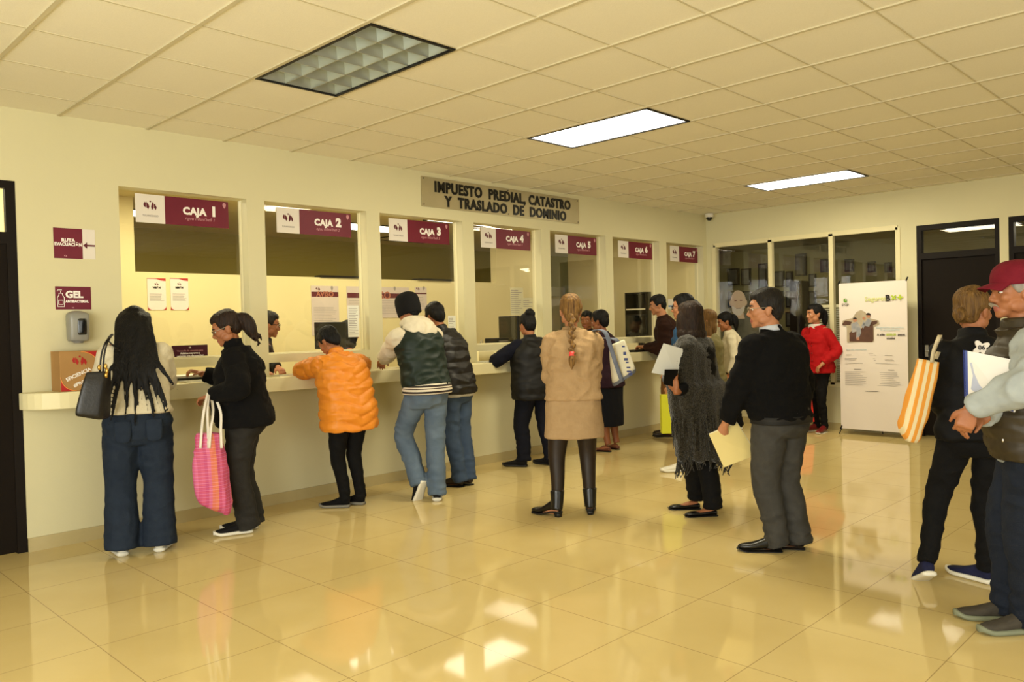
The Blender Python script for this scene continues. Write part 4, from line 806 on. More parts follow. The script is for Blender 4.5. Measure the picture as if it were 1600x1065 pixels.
        if style in ('bun', 'tail', 'braid', 'knot'): E((0, -.05, -.03), (.06, .05, .05))
        if style == 'short': E((0, -.062, -.04), (.054, .036, .04)); [E((g*.071, .016, .02), (.008, .014, .03)) for g in (-1, 1)]
        if style == 'bun': E((0, -.085, .105), (.05, .05, .045)); E((.02, -.1, .09), (.035, .035, .035)); E((-.025, -.095, .1), (.03, .035, .03))
        if style == 'knot': E((0, -.118, -.035), (.036, .034, .036)); E((.016, -.132, -.045), (.022, .022, .025)); T([(0, -.1, -.04), (0, -.13, -.06), (.01, -.135, -.085)], (.02, .016, .004))
        if style == 'tail': TG([(0, -.09, .03), (0, -.125, .03)], [(0, -.025, -.04), (0, -.03, -.12), (.01, -.035, -.20)], (.03, .036, .042, .036, .008))
        if style == 'curlytail':
            TG([(0, -.09, .03), (0, -.125, .03)], [(0, -.04, -.03), (0, -.065, -.10), (.0, -.10, -.17)], (.03, .042, .05, .045, .014)); g0 = P.H(0, -.125, .03)
            for i in range(26):
                t = rng.random(); c = g0+V(0, -.02-.085*t, -.01-.17*t)+np.clip(rng.normal(0, .018, 3), -.026, .026); S_.tube([c, c+np.clip(rng.normal(0, .014, 3), -.02, .02), c+np.clip(rng.normal(0, .02, 3), -.03, .03)+V(0, -.012, -.025)], V(.010, .008, .003)*hs, n=6, sub=3)
        if style == 'bob':
            E((0, -.05, -.06), (.088, .062, .11)); E((0, -.06, -.12), (.1, .06, .055))
            for g in (-1, 1): E((g*.074, .006, -.04), (.028, .056, .095)); E((g*.08, .002, -.115), (.032, .054, .05))
        if style == 'loose':
            E((0, -.055, -.06), (.085, .055, .12))
            for g in (-1, 1): E((g*.068, .0, -.05), (.026, .045, .09)); T([(g*.06, -.03, -.06), (g*.075, -.04, -.17), (g*.07, -.045, -.25)], (.04, .04, .012))
        if style == 'long':
            for a in np.linspace(-1, 1, 23):
                y = -.055-.045*math.cos(a*1.3); x = a*.088; L = .44-.06*abs(a)+.09*rng.normal(); sw = .03*a+.03*max(a, 0)+.014*rng.normal()
                pts = [P.H(x*.8, y+.02, .06)]; d0 = P.H(x, y-.01, -.04); pts.append(d0); q = d0
                bk = P.frame(.4*s)
                for j in range(1, 5):
                    u = .50*s-(L*j/4)*s; hw, hd, yo = P.prof(max(u, 0)); c = P.at(max(u, 0)); fx, fy, ft = P.frame(max(u, 0))
                    xx = d0[0]*1.0+(sw+a*.03)*j/2; pts.append(V(xx, 0, 0)+V(0, (c-fy*(hd+.028))[1], c[2]))
                S_.tube(pts, V(.03, .028, .017, .010, .006, .002)*1.0, n=8, sub=4)
        if style == 'braid':
            E((0, -.075, -.055), (.05, .04, .045))
        o = S_.fuse('hair', m, P.root, vox, 3, .5, lambda co, no: .0026*np.sin(85*((co-P.hc)@M[:, 0])+9*vnoise(co*7))+.003*vnoise(co*np.array([60, 60, 12])))
        return o
    def glasses(P, m=None):
        s_ = S(); h = P.H
        for g in (-1, 1):
            s_.tube([h(g*.034+.022*math.cos(a), .095-abs(.022*math.cos(a)*g+.0)*.15, .002+.017*math.sin(a)) for a in np.linspace(0, 2*math.pi, 15)], .0022*P.hs, n=6, sub=1)
            s_.tube([h(g*.056, .092, .008), h(g*.074, .06, .008), h(g*.077, -.02, .006), h(g*.078, -.04, -.01)], .0022*P.hs, n=6)
        s_.tube([h(-.012, .096, .006), h(0, .099, .009), h(.012, .096, .006)], .002*P.hs, n=6); return s_.build('glasses', m or m_black, P.root, True)
    def cap(P, m, brim=True, beanie=False):
        M = P.HM; hs = P.hs; S_ = S()
        secs = [(P.H(0, -.012, z), M@(V(.089, 0, 0)*hs*r), M@(V(0, .108, 0)*hs*r2)) for z, r, r2 in ((.03, 1, 1), (.07, .99, .98), (.105, .86, .84), (.13, .52, .5), (.137, .06, .06))]
        if beanie: secs = [(P.H(0, -.014, z), M@(V(.09, 0, 0)*hs*r), M@(V(0, .108, 0)*hs*r2)) for z, r, r2 in ((-.045, .93, .99), (-.01, 1.0, 1.02), (.03, 1.03, 1.03), (.08, 1, 1), (.115, .86, .84), (.14, .5, .48), (.148, .06, .06))]
        S_.loft(secs, n=28, sub=4); o = S_.build('cap' if not beanie else 'beanie', m, P.root, True)
        if brim:
            b = S(); K = []
            for a in np.linspace(-1.1, 1.1, 13): K.append((.088*math.sin(a), .085+.075*max(0, math.cos(a*1.25))-.012, .038-.018*(a/1.1)**2))
            inner = [(.086*math.sin(a), -.012+.104*math.cos(a*.9), .044-.006*(a/1.1)**2) for a in np.linspace(-1.1, 1.1, 13)]
            vs = [P.H(*p) for p in inner]+[P.H(p[0], p[1], p[2]-.012) for p in K]; vs2 = [v-M@V(0, 0, .004) for v in vs]; n = 13; fs = []
            for i in range(n-1): fs += [(i, i+1, n+i+1, n+i), (2*n+i, 3*n+i, 3*n+i+1, 2*n+i+1), (n+i, n+i+1, 3*n+i+1, 3*n+i)]
            b.add(vs+vs2, fs).build('brim', m, o, True)
        return o
    def band(P, name, m, u, wid, ease, n=1):         # knitted hem band following the torso
        s = P.s; S_ = S(); secs = []
        for uu in (u, u+wid*.5, u+wid): hw, hd, yo = P.prof(max(uu, -.05)*s); x, y, t = P.frame(uu*s); secs.append((P.at(uu*s)+y*yo, x*(hw+ease), y*(hd+ease)))
        return S_.loft(secs, n=30, sub=3, p=2.35).build(name, m, P.root, True)

def D(px, py, d):                                    # point seen at a photo position, d metres away over the floor
    v = _f + _r*(px-800)/FPX - _u*(py-532.5)/FPX; return CAM+v*d/np.hypot(v[0], v[1])
def feet(loc, face, **k):                            # world foot places -> the person's own frame
    a = R(face-90); o = {}
    for n, (x, y, toe, lift) in k.items(): dx, dy = x-loc[0], y-loc[1]; o[n] = (dx*math.cos(a)+dy*math.sin(a), -dx*math.sin(a)+dy*math.cos(a), toe, lift)
    return o
def cloth(name, rgb, rgb2=None, rough=.85, bump=(90, .25), sheen=.0, sc_=20): return mat(name, rgb, rough, .2, noise=(sc_, .3, rgb2 or tuple(int(c*.88) for c in rgb)), bump=bump, sheen=sheen)
m_soleW = mat('white_rubber_sole', (226, 220, 200), .5); m_soleG = mat('grey_rubber_sole', (120, 116, 104), .6); m_soleB = mat('black_rubber_sole', (20, 18, 16), .5)
m_blackshoe = mat('black_leather', (9, 8, 8), .28, .5); m_blackcloth = cloth('black_cloth', (9, 8, 8), (6, 5, 5)); m_blacktr = cloth('black_trouser_cloth', (12, 11, 10), (8, 7, 7))
m_jeanD = cloth('dark_denim', (34, 44, 58), (24, 33, 47), .8, (160, .3)); m_jeanM = cloth('faded_denim', (104, 118, 132), (72, 88, 106), .8, (160, .3), sc_=6); m_jeanB = cloth('blue_denim', (66, 82, 104), (48, 62, 84), .8, (160, .3), sc_=7)
WG = 'people standing at the teller windows'; CG = 'clerks behind the glass'; HG = 'people waiting in the hall'

# --- woman with long hair, left window
loc = (.86, -.60); fa = 71
p = Person('person with very long black hair in cream sweater and wide blue jeans at CAJA 1', loc, fa, 1.67, 1.27, (2, 13), head=(-4, 30, 0), feet=feet(loc, fa, L=(.735, -.56, 12, 0), R=(.975, -.66, -20, 0)), hands={'L': (.84, -.14, 1.135), 'R': (1.13, -.20, 1.135)}, poles={'L': (-.5, -.7, -.8), 'R': (.6, -.6, -.8)}, group=WG, shrug=.045)
p.body((.35, .4)); sw = cloth('cream_knit', (214, 204, 176), (204, 193, 164), .9, (60, .5))
p.top('sweater', sw, .06, .85, .016, .012, sl=(.066, .062, .056, .044), wr=.007, collar=.05); p.pants('jeans', m_jeanD, .13, .0, (.1, .096, .095), .114, .03, wr=.004, knee_wr=.002, wide=1.0)
for g in (-1, 1):                                     # back pockets
    c = p.hip; s = S(); s.loft([(c+V(g*.095, -.158, .03), V(.05, 0, 0), V(0, .006, .0)), (c+V(g*.095, -.160, -.03), V(.052, g*.0, 0), V(0, .012, 0)), (c+V(g*.095, -.155, -.1), V(.045, 0, 0), V(0, .012, 0)), (c+V(g*.095, -.15, -.12), V(.02, 0, 0), V(0, .012, 0))], n=12, p=4).build('back_pocket', m_jeanD, p.root, True)
p.shoes(mat('white_leather', (228, 222, 204), .5), m_soleW); p.hairdo('long'); P1 = p

# --- woman in black jacket with curly ponytail
loc = (1.60, -.66); fa = 146
p = Person('person in black jacket and grey trousers with curly ponytail holding a woven bag', loc, fa, 1.63, 1.32, (1, 9), head=(6, 22, 0), feet=feet(loc, fa, L=(1.535, -.70, 12, 0), R=(1.63, -.60, -2, 0)), hands={'R': (1.50, -.21, 1.165), 'L': D(330, 618, 6.05)}, poles={'L': (-.7, -1, .1), 'R': (.5, -.7, -.8)}, group=WG, hair=BRN)
p.body((.55, .7), handside={'R': (0, -1, 0)}); bj = cloth('black_wool', (9, 8, 8), (6, 5, 5), .95, (50, .4))
p.top('jacket', bj, -.07, .95, .03, .05, sl=(.085, .078, .066, .052), wr=.008, collar=.07, belly=.05, neckw=.25); p.pants('trousers', cloth('charcoal_trouser_cloth', (44, 42, 38), (35, 33, 30)), .1, .006, (.1, .082, .07), .086, .025)
p.shoes(cloth('black_mesh', (22, 20, 20)), m_soleW); p.hairdo('curlytail'); p.glasses(mat('thin_metal', (150, 140, 120), .3, .5, 1.)); 
s = S()
for i in range(4): s.ell(p.H(.02*(i % 2)-.01, -.118-.012*(i//2), .03-.018*i), (.007, .007, .007))
s.build('hair_clip', mat('white_plastic', (226, 222, 208), .4), p.root, True); P2 = p

# --- woman in orange jacket
loc = (2.56, -.59); fa = 94
p = Person('person in orange quilted jacket and black boots leaning on the ledge at CAJA 2', loc, fa, 1.53, 1.36, (6, 24), head=(8, 40, 0), feet=feet(loc, fa, L=(2.49, -.55, 38, 0), R=(2.64, -.56, 22, 0)), hands={'L': (2.54, -.13, 1.135), 'R': (2.74, -.15, 1.135)}, poles={'L': (-1, .1, -.1), 'R': (1, -.2, .0)}, group=WG)
p.body((.4, .4)); oj = mat('orange_nylon', (226, 140, 38), .5, .4, noise=(8, .3, (214, 126, 30)))
p.top('puffer_jacket', oj, -.18, .96, .034, .008, sl=(.082, .083, .078, .052), send=.9, wr=.006, collar=.055, quilt=(.085, .018, -.36), neckw=.25, vox=.0085, it=3); p.pants('trousers', m_blacktr, .1, .006, (.088, .066, .05), .05, .05, knee_wr=.004)
p.shoes(m_blackcloth, m_soleG, 'sneaker', 'boot', 1.0, (.72, .062)); p.hairdo('short')

# --- person in green vest with hood and beanie
loc = (3.16, -.91); fa = 88
p = Person('person in black beanie and dark green hooded vest with cream sleeves, leaning at CAJA 3', loc, fa, 1.80, 1.06, (8, 23), 0, .02, head=(14, 16, 0), feet=feet(loc, fa, L=(3.08, -.955, 2, 62), R=(3.20, -.95, -40, 0)), hands={'L': (3.20, -.20, 1.17), 'R': (3.5, -.2, 1.17)}, poles={'L': (-.6, -.3, -1), 'R': (.5, -.5, -1)}, sex='m', group=WG)
p.body((.7, .4)); cs = cloth('cream_sleeve_nylon', (212, 202, 178), (200, 189, 164), .6, (30, .2))
p.top('sleeves', cs, .2, 0, .004, 0, sl=(.078, .074, .066, .05), send=.96, wr=.009, collar=0); gv = mat('dark_green_nylon', (15, 34, 25), .55, .35, noise=(6, .3, (10, 26, 18)))
p.top('vest', gv, .02, .92, .034, .0, arms='', wr=.009, neckw=.2, quilt=(.16, .006, 0)); kb = cloth('striped_knit_hem', (24, 22, 20))
b_ = stripe_mat('striped_rib_knit', [(18, 16, 16), (206, 196, 176), (206, 196, 176), (60, 44, 36), (206, 196, 176), (60, 44, 36)], 'Z', .052)
p.band('knit_hem', b_, -.035, .062, .038)
hc = p.at(.50*p.s); x, y, t = p.frame(.5*p.s); s = S(); s.loft([(hc-t*.10-y*.125, x*.05, y*.02), (hc-t*.075-y*.11, x*.14, y*.045), (hc-t*.01-y*.075, x*.16, y*.085), (hc+t*.06-y*.03, x*.145, y*.105), (hc+t*.10-y*.005, x*.115, y*.09)], n=20); s.fuse('hood', cs, p.root, .009, 4, .5, wrinkle(.008, (14, 14, 14)))
p.pants('jeans', m_jeanM, .17, .006, (.092, .078, .068), .074, .03, wr=.006); p.shoes(cloth('black_mesh', (22, 20, 20)), m_soleW); p.hairdo('short'); p.cap(cloth('black_knit', (16, 15, 15)), False, True)

# --- man in black puffer next to him
loc = (3.77, -.58); fa = 104
p = Person('person in black puffer jacket and blue jeans leaning beside the green vest', loc, fa, 1.74, 1.06, (8, 24), head=(-12, 18, 0), feet=feet(loc, fa, L=(3.66, -.66, 10, 0), R=(3.79, -.66, -10, 0)), hands={'L': (3.6, -.12, 1.16), 'R': (3.86, -.12, 1.16)}, poles={'L': (-.5, -.6, -1), 'R': (.5, -.6, -1)}, sex='m', group=WG)
p.body((.4, .4)); p.top('puffer_jacket', mat('black_nylon', (15, 11, 9), .5, .4), -.06, .95, .036, .0, sl=(.085, .082, .075, .055), wr=.006, collar=.06, quilt=(.105, .011, 0), neckw=.3, vox=.009, it=5)
p.pants('jeans', m_jeanB, .16, .006, (.09, .074, .064), .068, .03); p.shoes(mat('dark_brown_leather', (40, 28, 20), .4), m_soleB, 'plain'); p.hairdo('short'); p.top('shirt', cloth('white_shirt', (206, 202, 190)), -.085, .9, .02, arms='')

# --- person in black vest at the fourth window
loc = (4.95, -.50); fa = 70
p = Person('person with high hair bun, black vest and navy sleeves at CAJA 4', loc, fa, 1.60, 1.34, (3, 13), head=(6, 20, 0), feet=feet(loc, fa, L=(4.78, -.42, 48, 0), R=(5.04, -.58, 26, 0)), hands={'L': (4.83, -.12, 1.155), 'R': (5.2, -.1, 1.155)}, poles={'L': (-1, -.4, -.5), 'R': (1, -.4, -.5)}, group=WG)
p.body((.5, .4)); nv = cloth('navy_cloth', (13, 16, 32), (9, 11, 23)); p.top('sleeves', nv, .15, 0, .006, 0, sl=(.078, .072, .064, .046), send=.94, wr=.006, collar=.04); p.top('vest', mat('black_nylon_vest', (8, 7, 7), .6, .3), -.15, .95, .032, .01, arms='', wr=.006, neckw=.35, collar=.045)
p.pants('trousers', cloth('navy_trouser_cloth', (12, 14, 26), (9, 10, 19)), .1, .006, (.1, .086, .075), .08, .05); p.shoes(cloth('black_mesh', (22, 20, 20)), m_soleB); p.hairdo('bun')

# --- woman with braid
loc = (3.535, -2.225); fa = 44
p = Person('person with braid in beige knit dress and black ankle boots carrying a white tote', loc, fa, 1.70, 1.06, (1, 8), head=(4, 6, 0), feet=feet(loc, fa, L=(3.37, -2.13, 52, 0), R=(3.635, -2.29, -6, 0)), hands={'L': (3.72, -2.0, 1.08), 'R': (3.76, -2.04, 1.12)}, poles={'L': (-.5, -.8, -.9), 'R': (.5, -.8, -.9)}, skin='b', hair=BLD, group=HG)
p.body((.5, .5)); kn = cloth('beige_knit', (178, 148, 108), (164, 134, 96), .95, (55, .55))
p.top('sweater', kn, .0, .9, .03, .012, sl=(.082, .08, .068, .052), send=.92, wr=.010, collar=.03, neckw=.15); p.skirt('knit_skirt', cloth('beige_knit_skirt', (174, 146, 108), (160, 132, 96), .95, (55, .45)), .08, .60, (.215, .235), (.16, .16))
p.pants('stockings', mat('sheer_black_stocking', (46, 33, 20), .5, .3, noise=(3, .35, (30, 22, 14))), .02, -.004, (.098, .068, .05), .043, .06, wr=0, knee_wr=0, vox=.009)
p.shoes(m_blackshoe, m_soleB, 'heel', 'ankle_boot', .98, (.3, .058)); p.hairdo('braid')
pts = [p.H(0, -.10, -.03), p.H(-.004, -.135, -.10)]; sp_ = p.at(.42*p.s); xx, yy, tt = p.frame(.4*p.s); br = S(); b0 = p.H(0, -.112, -.05); b1 = p.at(.33*p.s)-yy*.212+xx*(-.015); b0 = b0+V(-.005, -.012, 0)
for i in range(10):
    c = b0+(b1-b0)*i/9; g = 1 if i % 2 else -1; ax = nrm(b1-b0); br.ell(c+xx*g*.009, (.026-.0008*i, .021, .024), np.stack([nrm(xx+ax*g*.6), -yy, nrm(ax-xx*g*.6)], 1))
br.tube([b1, b1+nrm(b1-b0)*.035, b1+nrm(b1-b0)*.075, b1+nrm(b1-b0)*.13], [.016, .026, .024, .003], n=10); bo = br.fuse('braid', BLD, p.root, .006, 2, .5)
S().tube([b1-nrm(b1-b0)*.012, b1+nrm(b1-b0)*.022], .0225, n=14, sub=2).build('hair_tie', mat('coral_elastic', (226, 70, 66), .5), bo, True); P9 = p

# --- woman behind her at the fifth window
loc = (6.18, -.52); fa = 96
p = Person('person with short black hair, purple top and navy skirt at CAJA 5', loc, fa, 1.62, 1.15, (2, 9), head=(6, 10, 0), hands={'L': (6.05, -.15, 1.15), 'R': (6.35, -.15, 1.15)}, poles={'L': (-1, -.4, -.6), 'R': (1, -.4, -.6)}, group=WG, skin='c')
p.body(bare_leg=True); p.top('blouse', cloth('purple_knit', (44, 22, 34), (34, 16, 26)), -.12, .8, .02, .02, wr=.005, collar=.03); p.skirt('skirt', cloth('navy_skirt_cloth', (12, 13, 20)), .06, .31, (.205, .2), (.15, .15)); p.shoes(mat('brown_leather', (96, 52, 34), .4), m_soleB, 'flat'); p.hairdo('short')

# --- man in brown sweater at the last window
loc = (7.60, -.46); fa = 124
p = Person('person in dark brown sweater leaning on the ledge at CAJA 6', loc, fa, 1.84, 1.14, (4, 15), head=(6, 12, 0), feet=feet(loc, fa, L=(7.52, -.46, 10, 0), R=(7.68, -.36, -8, 0)), hands={'L': (7.36, -.22, 1.165), 'R': (7.62, -.1, 1.155)}, poles={'L': (-.6, -.8, -.6), 'R': (.7, -.6, -.6)}, sex='m', group=WG, skin='b')
p.body((.6, .4)); p.top('sweater', cloth('brown_knit', (46, 24, 14), (36, 18, 10), .95, (60, .4)), -.1, .9, .022, .01, sl=(.08, .074, .066, .048), wr=.007, collar=.04); p.pants('trousers', cloth('tan_trouser_cloth', (128, 88, 48), (116, 78, 42)), .08, .006, (.092, .078, .068), .072, .03); p.shoes(mat('dark_brown_leather', (40, 28, 20), .4), m_soleB, 'plain'); p.hairdo('short')

# --- man in denim jacket with glasses
loc = (5.66, -1.96); fa = 104
p = Person('person in blue denim jacket with black-rimmed glasses, half hidden by the shawl', loc, fa, 1.74, 1.1, (1, 6), head=(10, 4, 0), feet=feet(loc, fa, L=(5.54, -1.90, 34, 0), R=(5.74, -1.94, 10, 0)), hands={'L': D(1049, 604, 7.98)}, sex='m', group=HG, skin='b')
p.body(); p.top('denim_jacket', cloth('denim_jacket_cloth', (44, 78, 112), (34, 62, 94), .8, (160, .3)), -.12, .9, .026, .0, sl=(.08, .074, .066, .05), wr=.007, collar=.05); p.pants('trousers', m_blacktr, .08, .006); p.shoes(mat('white_leather', (228, 222, 204), .5), m_soleW); p.hairdo('short'); p.glasses()

# --- two people half hidden behind them
loc = (7.30, -1.02); fa = 128
p = Person('person in blue-grey cap, only the cap showing above the dark-haired man', loc, fa, 1.72, 1.05, (1, 6), head=(0, 4, 0), sex='m', group=HG); p.body(); p.top('jacket', cloth('grey_blue_cloth', (58, 64, 74)), -.1, .9, .02, wr=.005, collar=.05); p.pants('trousers', m_blacktr); p.shoes(m_blackcloth, m_soleB, 'plain'); p.hairdo('short'); p.cap(cloth('blue_grey_cap_cloth', (64, 72, 80)))
loc = (6.72, -1.58); fa = 110
p = Person('person with long dark blond hair, mostly hidden behind the shawl', loc, fa, 1.585, 1.05, (1, 6), group=HG, hair=DBL); p.body(); p.top('blouse', cloth('olive_cloth', (112, 104, 66)), -.1, .8, .02, wr=.005, collar=.03); p.pants('trousers', m_blacktr); p.shoes(m_blackcloth, m_soleB, 'plain'); p.hairdo('loose')

# --- woman in white sweater by the end wall
loc = (8.72, -.74); fa = 126
p = Person('person in white knit sweater with long black ponytail near the glazed end wall', loc, fa, 1.58, 1.12, (2, 11), head=(4, 18, 0), group=WG, hair=BLK); p.body(); p.top('sweater', cloth('white_knit', (212, 202, 174), (200, 190, 160), .95, (60, .4)), -.06, .85, .018, .01, sl=(.075, .068, .058, .045), wr=.006, collar=.03); p.pants('trousers', m_blacktr, .08, .006, (.088, .064, .05)); p.shoes(m_blackcloth, m_soleW); p.hairdo('tail')

# --- woman in the dark shawl
loc = (4.13, -2.98); fa = 98
p = Person('person in fringed dark grey shawl with shoulder-length brown hair holding papers', loc, fa, 1.61, 1.2, (1, 7), head=(-14, 4, 0), feet=feet(loc, fa, L=(4.22, -2.83, 36, 0), R=(4.10, -3.05, 40, 0)), hands={'L': D(1057, 612, 5.98), 'R': (4.2, -2.74, 1.06)}, hdir={'L': tuple(_u*.9-_r*.25)}, poles={'L': (-.1, -.1, -1), 'R': (.2, .2, -1)}, group=HG, hair=BRN)
p.body((.35, .5)); p.top('sleeves', m_blackcloth, .1, 0, .002, sl=(.056, .052, .046, .038), send=.93); shm = mat('charcoal_mohair', (62, 57, 45), 1., .1, noise=(120, .16, (9, 8, 6)), bump=(110, .9), sheen=.3)
s = S(); nb = p.neck; hp = p.hip
sec = [(nb+V(0, -.0, .03), .078, .075), (nb+V(0, -.0, -.02), .11, .092), (nb+V(0, .0, -.075), .20, .125), (nb+V(0, .015, -.17), .262, .165), (nb+V(.015, .03, -.32), .275, .19), (hp+V(.02, .03, .13), .275, .205), (hp+V(.02, .02, -.05), .268, .20), (hp+V(.02, .0, -.26), .262, .19), (hp+V(.025, -.01, -.41), .255, .18)]
s.loft([(c, V(a, 0, 0), V(0, b, 0)) for c, a, b in sec], n=40, sub=4, p=2.2)
for k in 'LR':                                       # the shawl drapes over both arms
    a_, b_, c_ = p.sh[k], p.el[k], p.el[k]+(p.wr[k]-p.el[k])*.62; s.tube([a_*.6+p.at(.43)*.4, a_, (a_+b_)/2, b_, (b_+c_)/2, c_], [.085, .085, .085, .085, .07, .055], n=16)
    for f_ in (.25, .5, .75): q_ = b_+(c_-b_)*f_; s.tube([q_, q_*V(.96, .96, 1)+V(0, 0, -.12), q_*V(.92, .92, 1)+V(0, 0, -.26)], [.07, .07, .055], n=14)
ws = wrinkle(.010, (10, 10, 3), 2)
shw = s.fuse('shawl', shm, p.root, .010, 4, .5, lambda co, no: ws(co, no)+.014*np.sin(np.arctan2(co[:, 1], co[:, 0])*9+3*co[:, 2])*np.clip((1.15-co[:, 2])*1.6, 0, 1)+.007*(rng.random(len(co))-.5))
s = S(); zb = hp[2]-.39
for i in range(84):
    a = 2*math.pi*i/84; q = V(.02+.245*math.cos(a), -.01+.172*math.sin(a), zb+.03*rng.random()+.05*math.sin(a*2)); L_ = .10+.06*rng.random()
    s.tube([q+V(0, 0, .04), q, q+V(.012*rng.normal(), .012*rng.normal(), -L_*.5), q+V(.018*rng.normal(), .018*rng.normal(), -L_)], [.006, .006, .005, .003], n=5, sub=3)
for i in range(26):
    a = math.pi*(.75+.6*rng.random()); z = hp[2]-.05-.2*rng.random(); q = V(.29*math.cos(a), .2*math.sin(a), z); s.tube([q, q*V(1.03, 1.03, 1)+V(0, 0, -.05), q*V(1.03, 1.03, 1)+V(.01*rng.normal(), 0, -.13)], [.006, .005, .003], n=5, sub=3)
s.build('fringe', shm, p.root, True); p.pants('trousers', m_blacktr, .08, .006, (.09, .08, .07), .075, .04); p.shoes(m_blackshoe, m_soleB, 'flat'); p.hairdo('bob'); P14 = p

# --- man in black sweater, grey trousers
loc = (3.58, -3.90); fa = 78
p = Person('person in black sweater and grey trousers with glasses holding a manila folder', loc, fa, 1.66, 1.2, (1, 10), head=(44, 3, 0), feet=feet(loc, fa, L=(3.52, -3.84, 46, 0), R=(3.67, -3.92, 40, 0)), hands={'L': D(1131, 668, 5.28)}, poles={'L': (-.8, -.8, -.3), 'R': (.8, -.6, -.3)}, sex='m', group=HG, hair=GRY, skin='b')
p.body((.45, .5), palm={'L': (-.55, -.8, .2)}, handside={'L': (.4, -.3, -.6)}); bs = cloth('black_knit_sweater', (7, 6, 6), (4, 4, 4), .95, (60, .3))
p.top('sweater', bs, -.03, .94, .026, .0, sl=(.088, .08, .07, .054), send=.95, wr=.008, collar=.045, belly=.04); p.band('knit_hem', stripe_mat('grey_black_rib', [(16, 15, 14), (26, 24, 22), (10, 9, 9)], 'Z', .03), -.055, .05, .022)
p.pants('trousers', cloth('grey_trouser_cloth', (66, 64, 59), (55, 53, 49)), .08, .008, (.104, .088, .074), .076, .025, wr=.006); p.shoes(m_blackshoe, m_soleB, 'plain', w=.98); p.hairdo('short'); p.glasses(mat('thin_metal', (150, 140, 120), .3, .5, 1.))
s = S(); x, y, t = p.frame(.52*p.s); c = p.at(.535*p.s); d_ = nrm(p.H(0, -.01, -.05)-c); s.loft([(c+d_*.0, x*.074, y*.074), (c+d_*.038, x*.068, y*.068)], n=20); s.build('shirt_collar', cloth('blue_white_shirt', (190, 194, 200)), p.root, True)
P17 = p

# --- woman in red coat
loc = (9.0, -1.78); fa = 162
p = Person('person in red coat and black trousers by the glazed wall beside the banner', loc, fa, 1.645, 1.05, (0, 3), head=(-16, 2, 0), feet=feet(loc, fa, L=(8.93, -1.87, 20, 0), R=(9.05, -1.70, -6, 0)), hands={'L': (-.19, .12, .90, 0), 'R': (8.80, -1.66, .78)}, poles={'L': (-.7, -1, .0), 'R': (.6, -.8, -.2)}, group=HG, skin='b')
p.body((.5, .7)); rc = cloth('red_wool', (170, 14, 18), (150, 9, 13), .8, (70, .2)); p.top('coat', rc, -.10, .9, .026, .03, sl=(.074, .068, .062, .052), wr=.006, collar=.03, neckw=.2)
s = S(); x, y, t = p.frame(.45*p.s)
for g in (-1, 1):
    a = p.at(.53*p.s); b_ = p.at(.30*p.s); s.prism([(0, 0), (.075*g, -.05), (.085*g, -.1), (.02*g, -.23)], 0, .012, lambda u, d, v: tuple(a+x*(u)+y*(.1+d-.03*abs(u)/.08+.045*min(1, -v/.2))+t*v))
s.build('lapels', rc, p.root); s = S()
for u in (.27, .17, .07):
    c = p.at(u*p.s); hw, hd, yo = p.prof(u*p.s); s.ell(c+p.frame(u)[1]*(hd+yo+.045)+V(-.05, 0, 0), (.012, .006, .012))
s.build('buttons', mat('dark_red_button', (120, 14, 18), .3), p.root, True)
s = S(); c = p.at(.52*p.s); s.loft([(c+V(0, .02, -.02), x*.088, y*.085), (c+V(0, .02, .035), x*.078, y*.078)], n=18); s.build('shirt_collar', cloth('white_shirt', (206, 202, 190)), p.root, True)
p.pants('trousers', m_blacktr, .06, .006, (.088, .062, .046)); p.shoes(mat('dark_red_leather', (110, 24, 24), .4), m_soleW, 'plain', w=.95); p.hairdo('tail'); P18 = p

# --- woman in black with striped tote
loc = (3.635, -5.0); fa = 30
p = Person('person in black jacket and black jeans with a striped tote, head turned right', loc, fa, 1.61, 1.06, (1, 8), head=(-48, 8, 0), feet=feet(loc, fa, L=(3.44, -4.80, 4, 26), R=(3.72, -4.98, 40, 0)), hands={'L': (3.80, -4.80, .95), 'R': (3.92, -4.92, 1.0)}, poles={'L': (-.3, -1, -.6), 'R': (.3, -1, -.6)}, skin='a', hair=DBL, group=HG)
p.body((.5, .5)); p.top('jacket', cloth('black_softshell', (9, 9, 11), (6, 6, 7), .7, (120, .15)), -.06, .88, .022, .01, sl=(.078, .07, .06, .048), wr=.006, collar=.055); p.pants('jeans', m_blacktr, .08, .006, (.094, .068, .054), .05, .06, wr=.005)
p.shoes(cloth('navy_mesh', (34, 36, 66), (26, 28, 52)), m_soleW); p.hairdo('knot'); P19 = p
c = p.at(.455*p.s); x, y, t = p.frame(.45*p.s); hw, hd, yo = p.prof(.45*p.s); c = c-y*(hd+.034)-x*.0; s = S(); cross = []
for i in range(32): a = 2*math.pi*i/32; r0 = .034+.012*math.cos(4*(a-.55)); cross.append((r0*math.cos(a), r0*math.sin(a)))
s.prism(cross, -.008, .004, lambda u, d, v: tuple(c+x*u+y*d+t*v)); s.build('back_emblem', mat('white_print', (226, 218, 206), .5), p.root)
Mx = Matrix(((x[0], t[0], -y[0], c[0]-y[0]*.009), (x[1], t[1], -y[1], c[1]-y[1]*.009), (x[2], t[2], -y[2], c[2]-y[2]*.009), (0, 0, 0, 1))); text('06', .034, m_ink, p.root, 'back_lettering', Mx, bold=.001)

